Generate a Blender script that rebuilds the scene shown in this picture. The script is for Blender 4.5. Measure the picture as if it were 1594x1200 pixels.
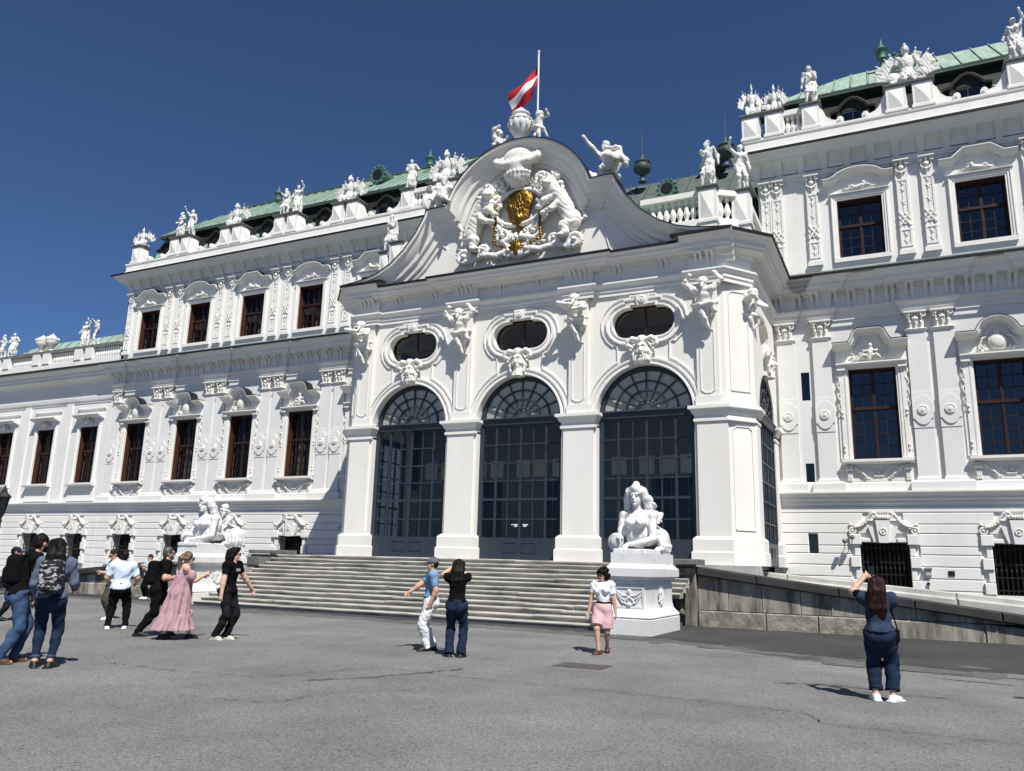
import bpy, math, random
import numpy as np
from mathutils import Matrix, Vector
from mathutils.geometry import tessellate_polygon
for _o in list(bpy.data.objects): bpy.data.objects.remove(_o)
SC=bpy.context.scene; COL=SC.collection
R=math.radians; PI=math.pi
rnd=random.Random(7)
# ---------------------------------------------------------------- camera
cd=bpy.data.cameras.new('camera'); cam=bpy.data.objects.new('camera',cd); COL.objects.link(cam)
cd.sensor_width=36; cd.lens=28.152; cd.clip_end=4000; cd.clip_start=.05
_r=(0.8992723,0.4366381,0.02562233); _u=(0.07246458,-0.20650192,0.97575911); _f=(-0.43134467,0.87561642,0.21734226)
cam.matrix_world=Matrix(((_r[0],_u[0],-_f[0],0),(_r[1],_u[1],-_f[1],0),(_r[2],_u[2],-_f[2],1.58),(0,0,0,1)))
SC.camera=cam
# ---------------------------------------------------------------- sky and sun
SUN=Vector((0.50,-0.50,1.0)).normalized()
EL=math.asin(SUN.z); AZ=math.atan2(SUN.x,SUN.y)
w=bpy.data.worlds.new('World'); SC.world=w; w.use_nodes=True
nt=w.node_tree; bg=nt.nodes['Background']
sky=nt.nodes.new('ShaderNodeTexSky'); sky.sky_type='NISHITA'; sky.sun_disc=False
sky.sun_elevation=EL; sky.sun_rotation=AZ; sky.altitude=3000; sky.air_density=1.0; sky.dust_density=0.0; sky.ozone_density=10
nt.links.new(sky.outputs[0],bg.inputs[0]); bg.inputs[1].default_value=0.066
sl=bpy.data.lights.new('sun','SUN'); so=bpy.data.objects.new('sun',sl); COL.objects.link(so)
sl.energy=5.0; sl.angle=R(.53); sl.color=(1,.965,.90)
so.rotation_euler=SUN.to_track_quat('Z','Y').to_euler()
SC.render.engine='CYCLES'
vs=SC.view_settings; vs.view_transform='Standard'; vs.look='None'; vs.exposure=0.40; vs.gamma=1; vs.use_curve_mapping=False
SC.cycles.max_bounces=8; SC.cycles.transparent_max_bounces=12
# ---------------------------------------------------------------- helpers
PM={}
def tag(o,label=None,cat=None,group=None,kind=None):
    if label: o['label']=label
    if cat: o['category']=cat
    if group: o['group']=group
    if kind: o['kind']=kind
    return o
def ob(name,me,parent=None,loc=(0,0,0),rz=0,sc=None,M=None):
    o=bpy.data.objects.new(name,me); COL.objects.link(o)
    m=M if M is not None else Matrix.Translation(loc)@Matrix.Rotation(rz,4,'Z')
    if sc is not None:
        s=sc if hasattr(sc,'__len__') else (sc,)*3
        m=m@Matrix.Diagonal((s[0],s[1],s[2],1))
    PM[o]=m
    if parent is not None:
        o.parent=parent; o.matrix_basis=PM[parent].inverted()@m
    else: o.matrix_basis=m
    return o
def empty(name,loc=(0,0,0),rz=0,label=None,cat=None,group=None):
    o=ob(name,None,None,loc,rz); o.empty_display_size=.2
    return tag(o,label,cat,group)
def mesh(v,f,mats,smooth=None,mi=None):
    me=bpy.data.meshes.new('m'); me.from_pydata([tuple(p) for p in v],[],[tuple(q) for q in f])
    for m in (mats if isinstance(mats,(list,tuple)) else [mats]): me.materials.append(m)
    if mi is not None: me.polygons.foreach_set('material_index',mi)
    if smooth is not None:
        me.polygons.foreach_set('use_smooth',[True]*len(me.polygons))
        if smooth<179: me.set_sharp_from_angle(angle=R(smooth))
    me.update(); return me
XZ=lambda u,v,w:(u,w,v)
XY=lambda u,v,w:(u,v,w)
class MB:
    def __init__(s): s.v=[];s.f=[];s.m=[];s.cm=0
    def add(s,vs,fs):
        o=len(s.v); s.v+=vs
        for q in fs: s.f.append(tuple(i+o for i in q)); s.m.append(s.cm)
        return s
    def box(s,x0,x1,y0,y1,z0,z1):
        return s.add([(x0,y0,z0),(x1,y0,z0),(x1,y1,z0),(x0,y1,z0),(x0,y0,z1),(x1,y0,z1),(x1,y1,z1),(x0,y1,z1)],
            [(0,3,2,1),(4,5,6,7),(0,1,5,4),(1,2,6,5),(2,3,7,6),(3,0,4,7)])
    def bbox(s,x0,x1,y0,y1,z0,z1,b=.02):
        "box with its front (-y) edges chamfered"
        return s.add([(x0,y1,z0),(x1,y1,z0),(x1,y1,z1),(x0,y1,z1),(x0,y0+b,z0),(x1,y0+b,z0),(x1,y0+b,z1),(x0,y0+b,z1),
            (x0+b,y0,z0+b),(x1-b,y0,z0+b),(x1-b,y0,z1-b),(x0+b,y0,z1-b)],
            [(0,4,7,3),(1,2,6,5),(0,1,5,4),(3,7,6,2),(4,5,9,8),(5,6,10,9),(6,7,11,10),(7,4,8,11),(8,9,10,11),(0,3,2,1)])
    def plate(s,outer,holes=(),y0=0,y1=1,mp=XZ,back=False,sides=True):
        polys=[list(outer)]+[list(h) for h in holes]
        tri=tessellate_polygon([[Vector((p[0],p[1],0)) for p in q] for q in polys])
        flat=[p for q in polys for p in q]
        s.add([mp(p[0],p[1],y0) for p in flat],tri)
        if back: s.add([mp(p[0],p[1],y1) for p in flat],[t[::-1] for t in tri])
        if sides:
            for q in polys:
                n=len(q); s.add([mp(p[0],p[1],y0) for p in q]+[mp(p[0],p[1],y1) for p in q],[(i,(i+1)%n,n+(i+1)%n,n+i) for i in range(n)])
        return s
    def mould(s,path,prof,closed=False,mp=XZ,caps=True):
        "sweep profile [(n,w)] along 2-D path; n is measured to the left of the path, w along the third axis"
        P=[Vector(p[:2]) for p in path]; n=len(P); m=len(prof); V=[]
        for i in range(n):
            a=P[i-1] if (i>0 or closed) else None; b=P[(i+1)%n] if (i<n-1 or closed) else None
            d1=(P[i]-a).normalized() if a is not None else None; d2=(b-P[i]).normalized() if b is not None else None
            if d1 is None: d1=d2
            if d2 is None: d2=d1
            n1=Vector((-d1.y,d1.x)); n2=Vector((-d2.y,d2.x)); k=n1+n2
            if k.length<1e-6: k=n1.copy()
            k=k/max(k.dot(n1),.25)
            for (pn,pw) in prof:
                q=P[i]+k*pn; V.append(mp(q.x,q.y,pw))
        F=[]
        for i in range(n if closed else n-1):
            j=(i+1)%n
            for t in range(m-1): F.append((i*m+t,j*m+t,j*m+t+1,i*m+t+1))
        if caps and not closed: F.append(tuple(range(m))); F.append(tuple((n-1)*m+t for t in range(m))[::-1])
        return s.add(V,F)
    def lathe(s,prof,c=(0,0,0),n=12,ax='z'):
        V=[]
        for r,h in prof:
            for i in range(n):
                a=2*PI*i/n; x,y=r*math.cos(a),r*math.sin(a)
                p=(x,y,h) if ax=='z' else (x,h,y)
                V.append((p[0]+c[0],p[1]+c[1],p[2]+c[2]))
        F=[(j*n+i,j*n+(i+1)%n,(j+1)*n+(i+1)%n,(j+1)*n+i) for j in range(len(prof)-1) for i in range(n)]
        F.append(tuple(range(n))[::-1]); F.append(tuple((len(prof)-1)*n+i for i in range(n)))
        return s.add(V,F)
    def tube(s,pts,r,n=6,r2=None):
        P=[Vector(p) for p in pts]; V=[]; N=len(P)
        for i in range(N):
            d=((P[min(i+1,N-1)])-(P[max(i-1,0)])).normalized()
            a=d.cross(Vector((0,0,1)));
            if a.length<.05: a=d.cross(Vector((0,1,0)))
            a.normalize(); b=d.cross(a)
            rr=r if r2 is None else r+(r2-r)*i/max(N-1,1)
            for k in range(n):
                t=2*PI*k/n; V.append(tuple(P[i]+a*(rr*math.cos(t))+b*(rr*math.sin(t))))
        F=[(i*n+k,i*n+(k+1)%n,(i+1)*n+(k+1)%n,(i+1)*n+k) for i in range(N-1) for k in range(n)]
        F.append(tuple(range(n))[::-1]); F.append(tuple((N-1)*n+k for k in range(n)))
        return s.add(V,F)
    def me(s,mats,smooth=None): return mesh(s.v,s.f,mats,smooth,s.m if isinstance(mats,(list,tuple)) else None)
def mb(): return MB()
def arc(cx,cz,r,a0,a1,n,rz=None):
    rz=r if rz is None else rz
    return [(cx+r*math.cos(R(a0+(a1-a0)*i/n)),cz+rz*math.sin(R(a0+(a1-a0)*i/n))) for i in range(n+1)]
# ---------------------------------------------------------------- sculpting by distance field
def vnorm(a): a=np.array(a,float); return a/max(np.linalg.norm(a),1e-9)
def rotm(rx=0,ry=0,rz=0):
    cx,sx,cy,sy,cz,sz=math.cos(R(rx)),math.sin(R(rx)),math.cos(R(ry)),math.sin(R(ry)),math.cos(R(rz)),math.sin(R(rz))
    return np.array([[cz,-sz,0],[sz,cz,0],[0,0,1]])@np.array([[cy,0,sy],[0,1,0],[-sy,0,cy]])@np.array([[1,0,0],[0,cx,-sx],[0,sx,cx]])
class Sdf:
    def __init__(s,k=.03): s.p=[];s.k=k;s.wr=[]
    def _add(s,fn,lo,hi,k,op): s.p.append((fn,np.array(lo,float),np.array(hi,float),s.k if k is None else k,op)); return s
    def cone(s,a,b,ra,rb=None,k=None,op=1,flat=False,sq=None):
        a=np.array(a,float);b=np.array(b,float);rb=ra if rb is None else rb;ab=b-a;L2=max(ab@ab,1e-9);L=math.sqrt(L2);m=max(ra,rb)
        def fn(X,Y,Z):
            px,py,pz=X-a[0],Y-a[1],Z-a[2]
            t0=(px*ab[0]+py*ab[1]+pz*ab[2])/L2; t=np.clip(t0,0,1)
            dx,dy,dz=px-t*ab[0],py-t*ab[1],pz-t*ab[2]
            if sq is not None: dx=dx/sq[0];dy=dy/sq[1];dz=dz/sq[2]
            d=np.sqrt(dx*dx+dy*dy+dz*dz)-(ra+t*(rb-ra))
            if flat: d=np.maximum(d,np.maximum(-t0,t0-1)*L)
            return d
        e=m*(max(sq) if sq is not None else 1)
        return s._add(fn,np.minimum(a,b)-e,np.maximum(a,b)+e,k,op)
    def path(s,pts,ra,rb=None,k=None,op=1):
        rb=ra if rb is None else rb; n=len(pts)-1
        for i in range(n): s.cone(pts[i],pts[i+1],ra+(rb-ra)*i/n,ra+(rb-ra)*(i+1)/n,k,op)
        return s
    def ell(s,c,r,rot=None,k=None,op=1):
        c=np.array(c,float);r=np.array(r,float) if hasattr(r,'__len__') else np.array([r,r,r],float)
        Q=None if rot is None else np.array(rot).T
        def fn(X,Y,Z):
            x,y,z=X-c[0],Y-c[1],Z-c[2]
            if Q is not None: x,y,z=Q[0,0]*x+Q[0,1]*y+Q[0,2]*z,Q[1,0]*x+Q[1,1]*y+Q[1,2]*z,Q[2,0]*x+Q[2,1]*y+Q[2,2]*z
            k0=np.sqrt((x/r[0])**2+(y/r[1])**2+(z/r[2])**2)+1e-9
            k1=np.sqrt((x/r[0]**2)**2+(y/r[1]**2)**2+(z/r[2]**2)**2)+1e-9
            return k0*(k0-1)/k1
        e=r if Q is None else np.full(3,r.max())
        return s._add(fn,c-e,c+e,k,op)
    def box(s,c,h,rd=.01,rot=None,k=None,op=1):
        c=np.array(c,float);h=np.array(h,float);Q=None if rot is None else np.array(rot).T
        def fn(X,Y,Z):
            x,y,z=X-c[0],Y-c[1],Z-c[2]
            if Q is not None: x,y,z=Q[0,0]*x+Q[0,1]*y+Q[0,2]*z,Q[1,0]*x+Q[1,1]*y+Q[1,2]*z,Q[2,0]*x+Q[2,1]*y+Q[2,2]*z
            x=np.abs(x)-h[0]+rd;y=np.abs(y)-h[1]+rd;z=np.abs(z)-h[2]+rd
            return np.sqrt(np.maximum(x,0)**2+np.maximum(y,0)**2+np.maximum(z,0)**2)+np.minimum(np.maximum(x,np.maximum(y,z)),0)-rd
        e=h if Q is None else np.full(3,np.linalg.norm(h))
        return s._add(fn,c-e,c+e,k,op)
    def ring(s,c,Rr,r,rot=None,k=None,op=1):
        c=np.array(c,float);Q=None if rot is None else np.array(rot).T
        def fn(X,Y,Z):
            x,y,z=X-c[0],Y-c[1],Z-c[2]
            if Q is not None: x,y,z=Q[0,0]*x+Q[0,1]*y+Q[0,2]*z,Q[1,0]*x+Q[1,1]*y+Q[1,2]*z,Q[2,0]*x+Q[2,1]*y+Q[2,2]*z
            return np.sqrt((np.sqrt(x*x+y*y)-Rr)**2+z*z)-r
        return s._add(fn,c-(Rr+r),c+(Rr+r),k,op)
    def skirt(s,a,b,ra,rb,n=9,amp=.02,sq=(1,1),ph=0,k=None,op=1,th=None):
        "vertical draped cone from top a to bottom b with folds"
        a=np.array(a,float);b=np.array(b,float);L=a[2]-b[2];m=(max(ra,rb)+amp)*max(sq)
        def fn(X,Y,Z):
            t=np.clip((a[2]-Z)/L,0,1); x=(X-(a[0]+t*(b[0]-a[0])))/sq[0]; y=(Y-(a[1]+t*(b[1]-a[1])))/sq[1]
            th_=np.arctan2(y,x); r=np.sqrt(x*x+y*y)
            rr=ra+(rb-ra)*t+amp*t**.6*(np.sin(n*th_+ph+1.3*np.sin(2*th_+ph))+.5*np.sin((2*n-3)*th_+ph*2+3*t))
            d=(r-rr)*.8
            return np.maximum(d,np.maximum(Z-a[2],b[2]-Z))
        lo=np.minimum(a,b)-[m,m,0];hi=np.maximum(a,b)+[m,m,0]
        return s._add(fn,lo,hi,k,op)
    def wrinkle(s,amp,f,d=(0,0,1),d2=(1,.3,.2)): s.wr.append((amp,f,vnorm(d),vnorm(d2))); return s
    def mesh(s,h,mats,smooth=180,raw=False):
        pos=[p for p in s.p if p[4]>0]
        lo=np.min([p[1] for p in pos],0)-2.5*h-.01; hi=np.max([p[2] for p in pos],0)+2.5*h+.01
        n=np.ceil((hi-lo)/h).astype(int)+1
        ax=[(lo[i]+h*np.arange(n[i])).astype(np.float32) for i in range(3)]
        D=np.full(n,9.,np.float32)
        for fn,l,u,k,op in s.p:
            mg=k+3*h
            i0=np.clip(np.floor((l-mg-lo)/h).astype(int),0,n-1);i1=np.clip(np.ceil((u+mg-lo)/h).astype(int)+1,1,n)
            if (i1<=i0).any(): continue
            sl_=tuple(slice(i0[i],i1[i]) for i in range(3))
            X=ax[0][sl_[0]][:,None,None];Y=ax[1][sl_[1]][None,:,None];Z=ax[2][sl_[2]][None,None,:]
            d=fn(X,Y,Z).astype(np.float32); A=D[sl_]
            if op>0:
                r=np.minimum(A,d)
                if k>0: r=r-np.maximum(k-np.abs(A-d),0)**2*(.25/k)
            elif op==-1: r=np.maximum(A,-d)+ (np.maximum(k-np.abs(A+d),0)**2*(.25/k) if k>0 else 0)
            else: r=np.maximum(A,d)
            D[sl_]=r
        X=ax[0][:,None,None];Y=ax[1][None,:,None];Z=ax[2][None,None,:]
        for amp,f,d,d2 in s.wr:
            q=X*d2[0]+Y*d2[1]+Z*d2[2]
            D=D+amp*np.sin(f*(X*d[0]+Y*d[1]+Z*d[2])+2.2*np.sin(f*.37*q)+1.1*np.sin(f*.71*(X*d[1]-Y*d[2]+Z*d[0]))).astype(np.float32)
        V,F=snet(D,lo,h)
        if raw: return V,F
        me=bpy.data.meshes.new('m'); me.vertices.add(len(V)); me.vertices.foreach_set('co',V.astype(np.float32).ravel())
        me.loops.add(F.size); me.loops.foreach_set('vertex_index',F.astype(np.int32).ravel())
        me.polygons.add(len(F)); me.polygons.foreach_set('loop_start',np.arange(0,F.size,4,dtype=np.int32))
        me.materials.append(mats)
        me.update(calc_edges=True)
        me.polygons.foreach_set('use_smooth',[True]*len(F))
        if smooth<179: me.set_sharp_from_angle(angle=R(smooth))
        return me
def snet(D,lo,h):
    n=D.shape; S=D<0
    c=[S[i:n[0]-1+i,j:n[1]-1+j,k:n[2]-1+k] for i in (0,1) for j in (0,1) for k in (0,1)]
    cnt=sum(a.astype(np.int8) for a in c); act=(cnt>0)&(cnt<8)
    I=np.argwhere(act); idx=np.full(act.shape,-1,np.int64); idx[act]=np.arange(len(I))
    acc=np.zeros((len(I),3));num=np.zeros(len(I))
    cor=[(i,j,k) for i in (0,1) for j in (0,1) for k in (0,1)]
    vals={q:D[I[:,0]+q[0],I[:,1]+q[1],I[:,2]+q[2]].astype(float) for q in cor}
    for q in cor:
        for a in range(3):
            if q[a]==0:
                q2=tuple(q[i]+(1 if i==a else 0) for i in range(3))
                v0,v1=vals[q],vals[q2]; m=(v0<0)!=(v1<0)
                t=np.where(m,v0/np.where(m,v0-v1,1),0)
                p=np.array(q,float)[None,:].repeat(len(I),0); p[:,a]+=t
                acc[m]+=p[m]; num[m]+=1
    V=lo+h*(I+acc/np.maximum(num,1)[:,None])
    Fs=[]
    for a in range(3):
        b,c2=(a+1)%3,(a+2)%3
        s0=[slice(0,None)]*3;s1=[slice(0,None)]*3;s0[a]=slice(0,n[a]-1);s1[a]=slice(1,n[a])
        A,B=S[tuple(s0)],S[tuple(s1)]; E=np.argwhere(A!=B)
        E=E[(E[:,b]>0)&(E[:,c2]>0)&(E[:,b]<n[b]-1)&(E[:,c2]<n[c2]-1)]
        if len(E)==0: continue
        fl=A[E[:,0],E[:,1],E[:,2]]
        def g(db,dc):
            e=E.copy();e[:,b]-=db;e[:,c2]-=dc
            return idx[e[:,0],e[:,1],e[:,2]]
        q=np.stack([g(1,1),g(0,1),g(0,0),g(1,0)],1)
        q[~fl]=q[~fl][:,::-1]
        Fs.append(q)
    return V,np.concatenate(Fs) if Fs else np.zeros((0,4),int)
# ---------------------------------------------------------------- materials
MT={}
def mat(name,col,rough=.8,var=.12,scale=3.,bump=.0,bscale=60.,col2=None,stretch=(1,1,1),metal=0,spec=.3,detail=5,dirt=None,dscale=.6,dr=(.5,.75)):
    m=bpy.data.materials.new(name); m.use_nodes=True; t=m.node_tree; N=t.nodes; L=t.links; b=N['Principled BSDF']
    b.inputs['Roughness'].default_value=rough; b.inputs['Metallic'].default_value=metal; b.inputs['Specular IOR Level'].default_value=spec
    tc=N.new('ShaderNodeTexCoord'); mp=N.new('ShaderNodeMapping'); mp.inputs['Scale'].default_value=stretch; L.new(tc.outputs['Object'],mp.inputs[0])
    nz=N.new('ShaderNodeTexNoise'); nz.inputs['Scale'].default_value=scale; nz.inputs['Detail'].default_value=detail; L.new(mp.outputs[0],nz.inputs['Vector'])
    cr=N.new('ShaderNodeValToRGB'); cr.color_ramp.elements[0].position=.35; cr.color_ramp.elements[1].position=.68
    c2=col2 if col2 is not None else tuple(c*(1-var) for c in col)
    cr.color_ramp.elements[0].color=(*c2,1); cr.color_ramp.elements[1].color=(*col,1); L.new(nz.outputs[0],cr.inputs[0])
    out=cr.outputs[0]
    if dirt:
        n2=N.new('ShaderNodeTexNoise'); n2.inputs['Scale'].default_value=dscale; n2.inputs['Detail'].default_value=8; n2.inputs['Roughness'].default_value=.65; L.new(mp.outputs[0],n2.inputs['Vector'])
        r2=N.new('ShaderNodeMapRange'); r2.inputs[1].default_value=dr[0]; r2.inputs[2].default_value=dr[1]; r2.inputs[4].default_value=dirt[3]; L.new(n2.outputs[0],r2.inputs[0])
        mx=N.new('ShaderNodeMixRGB'); L.new(r2.outputs[0],mx.inputs[0]); L.new(out,mx.inputs[1]); mx.inputs[2].default_value=(*dirt[:3],1); out=mx.outputs[0]
    L.new(out,b.inputs['Base Color'])
    if bump:
        n3=N.new('ShaderNodeTexNoise'); n3.inputs['Scale'].default_value=bscale; n3.inputs['Detail'].default_value=4; L.new(mp.outputs[0],n3.inputs['Vector'])
        bp=N.new('ShaderNodeBump'); bp.inputs['Strength'].default_value=bump; bp.inputs['Distance'].default_value=.02; L.new(n3.outputs[0],bp.inputs['Height']); L.new(bp.outputs[0],b.inputs['Normal'])
    MT[name]=m; return m
stucco=mat('stucco_white',(0.727,0.716,0.688),.85,.05,1.3,.12,9.,stretch=(1,1,.35),dirt=(.56,.55,.52,.55),dscale=.7)
stucco2=mat('stucco_panel',(0.686,0.678,0.662),.88,.05,1.6,.15,12.,stretch=(1,1,.4),dirt=(.55,.54,.51,.5),dscale=.9)
trim=mat('stucco_trim',(0.740,0.725,0.688),.8,.06,4.,.08,25.,dirt=(.62,.60,.56,.35),dscale=1.5)
ornm=mat('stucco_ornament',(0.727,0.703,0.648),.8,.10,7.,.1,30.,dirt=(.55,.52,.47,.4),dscale=3.)
warm=mat('stucco_warm',(0.740,0.721,0.679),.85,.05,1.3,.1,10.,stretch=(1,1,.3),dirt=(.62,.58,.51,.5),dscale=.6)
marble=mat('statue_marble',(0.727,0.716,0.679),.7,.14,5.,.12,40.,dirt=(.24,.24,.23,.8),dscale=2.2,dr=(.46,.72))
sphm=mat('sphinx_marble',(.66,.66,.655),.6,.06,4.,.1,40.,dirt=(.44,.44,.43,.6),dscale=1.8)
stonew=mat('pedestal_stone',(.64,.635,.62),.75,.08,4.,.15,40.,dirt=(.5,.49,.47,.5),dscale=1.8)
stepm=mat('step_stone',(.52,.50,.45),.85,.4,2.6,.3,45.,stretch=(.45,2,2),dirt=(.09,.083,.072,.9),dscale=1.9,dr=(.51,.72))
sand=mat('ramp_sandstone',(.40,.37,.31),.9,.45,1.7,.5,30.,stretch=(1.6,1,.28),dirt=(.05,.047,.042,.95),dscale=1.5,dr=(.47,.62))
sandr=mat('ramp_rough_stone',(.34,.31,.25),.95,.5,4.,1.,14.,dirt=(.10,.095,.085,.8),dscale=1.6)
coped=mat('ramp_coping',(.045,.045,.046),.8,.35,2.5,.2,40.,dirt=(.035,.035,.035,.7),dscale=1.4)
coping=mat('coping_stone',(.17,.17,.165),.85,.3,2.5,.2,40.,dirt=(.14,.14,.14,.7),dscale=1.2)
copet=mat('coping_pale',(.50,.49,.45),.85,.25,2.5,.2,40.,dirt=(.25,.25,.24,.6),dscale=1.2)
copper=mat('copper_verdigris',(.33,.425,.365),.65,.25,2.5,.1,20.,col2=(.20,.30,.24),stretch=(2.2,.6,.6),dirt=(.22,.23,.13,.7),dscale=1.1)
copdark=mat('copper_dark',(.055,.085,.075),.6,.3,4.,.1,20.)
finm=mat('finial_green',(.075,.17,.13),.5,.3,8.)
slate=mat('slate',(.12,.14,.14),.7,.3,6.,.3,20.,dirt=(.18,.20,.19,.6),dscale=2.)
slateg=mat('slate_green',(.10,.13,.115),.65,.35,3.,.2,20.)
black=mat('black_metal',(.012,.012,.013),.5,.3,10.)
darkroof=mat('mansard_dark',(.016,.017,.017),.7,.3,8.,.1,30.)
wood=mat('window_wood',(.034,.013,.009),.5,.35,8.,.1,50.,stretch=(1,1,.2))
doorp=mat('door_paint',(.030,.040,.055),.4,.15,5.,.05,40.)
gold=mat('gold_leaf',(.26,.145,.025),.38,.35,14.,.6,26.,dirt=(.07,.045,.015,.9),dscale=5.,metal=.9,spec=.5)
inner=mat('interior_wall',(.80,.77,.68),.9,.1,2.)
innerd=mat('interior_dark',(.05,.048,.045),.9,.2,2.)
iron=mat('grille_iron',(.02,.02,.021),.5,.2,10.)
plastic=mat('grey_plastic',(.45,.45,.44),.5,.1,10.)
def glass(name,tint,trans,rough=.0,wav=.06,fac=2.):
    m=bpy.data.materials.new(name); m.use_nodes=True; t=m.node_tree; N=t.nodes; L=t.links
    for n in list(N): N.remove(n)
    o=N.new('ShaderNodeOutputMaterial'); mx=N.new('ShaderNodeMixShader'); tr=N.new('ShaderNodeBsdfTransparent'); gl=N.new('ShaderNodeBsdfGlossy'); fr=N.new('ShaderNodeFresnel')
    fr.inputs[0].default_value=1.52; tr.inputs[0].default_value=(*trans,1); gl.inputs[0].default_value=(*tint,1); gl.inputs[1].default_value=rough
    nz=N.new('ShaderNodeTexNoise'); nz.inputs['Scale'].default_value=1.6; bp=N.new('ShaderNodeBump'); bp.inputs['Strength'].default_value=wav; L.new(nz.outputs[0],bp.inputs['Height']); L.new(bp.outputs[0],gl.inputs['Normal'])
    mm=N.new('ShaderNodeMath'); mm.operation='MULTIPLY_ADD'; mm.inputs[1].default_value=fac; mm.inputs[2].default_value=.01; L.new(fr.outputs[0],mm.inputs[0])
    L.new(mm.outputs[0],mx.inputs[0]); L.new(tr.outputs[0],mx.inputs[1]); L.new(gl.outputs[0],mx.inputs[2]); L.new(mx.outputs[0],o.inputs[0]); MT[name]=m; return m
gls=glass('window_glass',(.9,.92,.95),(.35,.38,.4),fac=1.4)
glsl=glass('window_glass_dark_reflection',(.9,.92,.95),(.5,.5,.48),fac=.35)  # same glass, gloss cut so dark tree reflections are built into these panes
glsd=glass('door_glass',(.8,.85,.9),(.9,.92,.9),wav=.03,fac=.45)
lining=mat('reveal_wood',(.075,.030,.021),.55,.3,8.,.1,50.,stretch=(1,1,.2))
# asphalt: grain, worn patches, faint stains
def asphalt(name,lo,hi,st):
    m=bpy.data.materials.new(name); m.use_nodes=True; t=m.node_tree; N=t.nodes; L=t.links; b=N['Principled BSDF']; b.inputs['Roughness'].default_value=.92; b.inputs['Specular IOR Level'].default_value=.2
    tc=N.new('ShaderNodeTexCoord')
    g=N.new('ShaderNodeTexVoronoi'); g.inputs['Scale'].default_value=56; L.new(tc.outputs['Object'],g.inputs['Vector'])
    n1=N.new('ShaderNodeTexNoise'); n1.inputs['Scale'].default_value=38; n1.inputs['Detail'].default_value=6; n1.inputs['Roughness'].default_value=.8; L.new(tc.outputs['Object'],n1.inputs['Vector'])
    n2=N.new('ShaderNodeTexNoise'); n2.inputs['Scale'].default_value=.45; n2.inputs['Detail'].default_value=7; n2.inputs['Roughness'].default_value=.62; L.new(tc.outputs['Object'],n2.inputs['Vector'])
    cr=N.new('ShaderNodeValToRGB'); cr.color_ramp.elements[0].position=.34; cr.color_ramp.elements[1].position=.66; cr.color_ramp.elements[0].color=(lo,lo,lo*1.0,1); cr.color_ramp.elements[1].color=(hi,hi,hi*.985,1); L.new(n1.outputs[0],cr.inputs[0])
    h=N.new('ShaderNodeHueSaturation'); L.new(g.outputs['Color'],h.inputs['Color']); h.inputs['Saturation'].default_value=0
    m1=N.new('ShaderNodeMixRGB'); m1.blend_type='OVERLAY'; m1.inputs[0].default_value=.62; L.new(cr.outputs[0],m1.inputs[1]); L.new(h.outputs[0],m1.inputs[2])
    r2=N.new('ShaderNodeMapRange'); r2.inputs[1].default_value=.3; r2.inputs[2].default_value=.7; r2.inputs[3].default_value=1-st; r2.inputs[4].default_value=1+st*.6; L.new(n2.outputs[0],r2.inputs[0])
    m2=N.new('ShaderNodeMixRGB'); m2.blend_type='MULTIPLY'; m2.inputs[0].default_value=1; L.new(m1.outputs[0],m2.inputs[1]); L.new(r2.outputs[0],m2.inputs[2]); L.new(m2.outputs[0],b.inputs['Base Color'])
    bp=N.new('ShaderNodeBump'); bp.inputs['Strength'].default_value=.8; bp.inputs['Distance'].default_value=.014; L.new(n1.outputs[0],bp.inputs['Height']); L.new(bp.outputs[0],b.inputs['Normal'])
    MT[name]=m; return m
asph=asphalt('asphalt',.088,.182,.30); asphd=asphalt('asphalt_dark',.028,.054,.3); asphm=asphalt('asphalt_mid',.062,.12,.35); tar=mat('tar_seam',(.02,.02,.02),.8,.3,20.)
# ---------------------------------------------------------------- ground, stairs and ramps come with the structure
YW=30.0
def struct(name,me,loc=(0,0,0)): return tag(ob(name,me,None,loc),kind='structure')
m=mb(); m.add([(-900,-900,0),(900,-900,0),(900,900,0),(-900,900,0)],[(0,1,2,3)]); struct('ground',m.me(asph))
def strip(name,pts,z,mm,j):
    P=[]
    for i in range(len(pts)-1):
        a=Vector(pts[i]);b=Vector(pts[i+1]);n=max(1,int((b-a).length/.22))
        for k in range(n): q=a.lerp(b,k/n); P.append((q.x+rnd.uniform(-j,j),q.y+rnd.gauss(0,j)))
    P.append(pts[-1]); V=[];F=[]
    for i,p in enumerate(P):
        V+=[(p[0],p[1],z),(p[0],24.,z)]
        if i: F.append((2*i-2,2*i,2*i+1,2*i-1))
    struct(name,mesh(V,F,mm))
strip('pavement_strip',[(-60,21.6),(-24,19.4),(-21.6,18.6),(-7.2,18.2),(-5.0,17.9),(-2.6,16.6),(-.3,15.6),(2,15.5),(14,14.6)],.004,asphm,.10)
strip('pavement_strip',[(-60,22.4),(-24,20.2),(-21.6,19.5),(-7.2,19.2),(-5.0,18.7),(-2.6,17.4),(-.3,16.5),(2,16.3),(14,15.4)],.008,asphd,.13)
V=[];F=[]
for i in range(46):                 # worn streaks where old and new asphalt meet
    x=rnd.uniform(-7,9); yb=17.9-max(0,x+5)*.42 if x<0 else 15.8-.08*x; y=yb+rnd.gauss(0,.55); l=rnd.uniform(.1,.6); w_=rnd.uniform(.03,.16); a=rnd.uniform(-.5,.1); o=len(V); z=.0095+.00002*i
    for k in range(9): t=2*PI*k/9; u,v=l*math.cos(t)*rnd.uniform(.7,1.1),w_*math.sin(t)*rnd.uniform(.6,1.3); V.append((x+u*math.cos(a)-v*math.sin(a),y+u*math.sin(a)+v*math.cos(a),z))
    F.append(tuple(range(o,o+9)))
tag(struct('pavement_wear',mesh(V,F,asphm)),kind='stuff')['label']='worn dark streaks in the asphalt'
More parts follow.
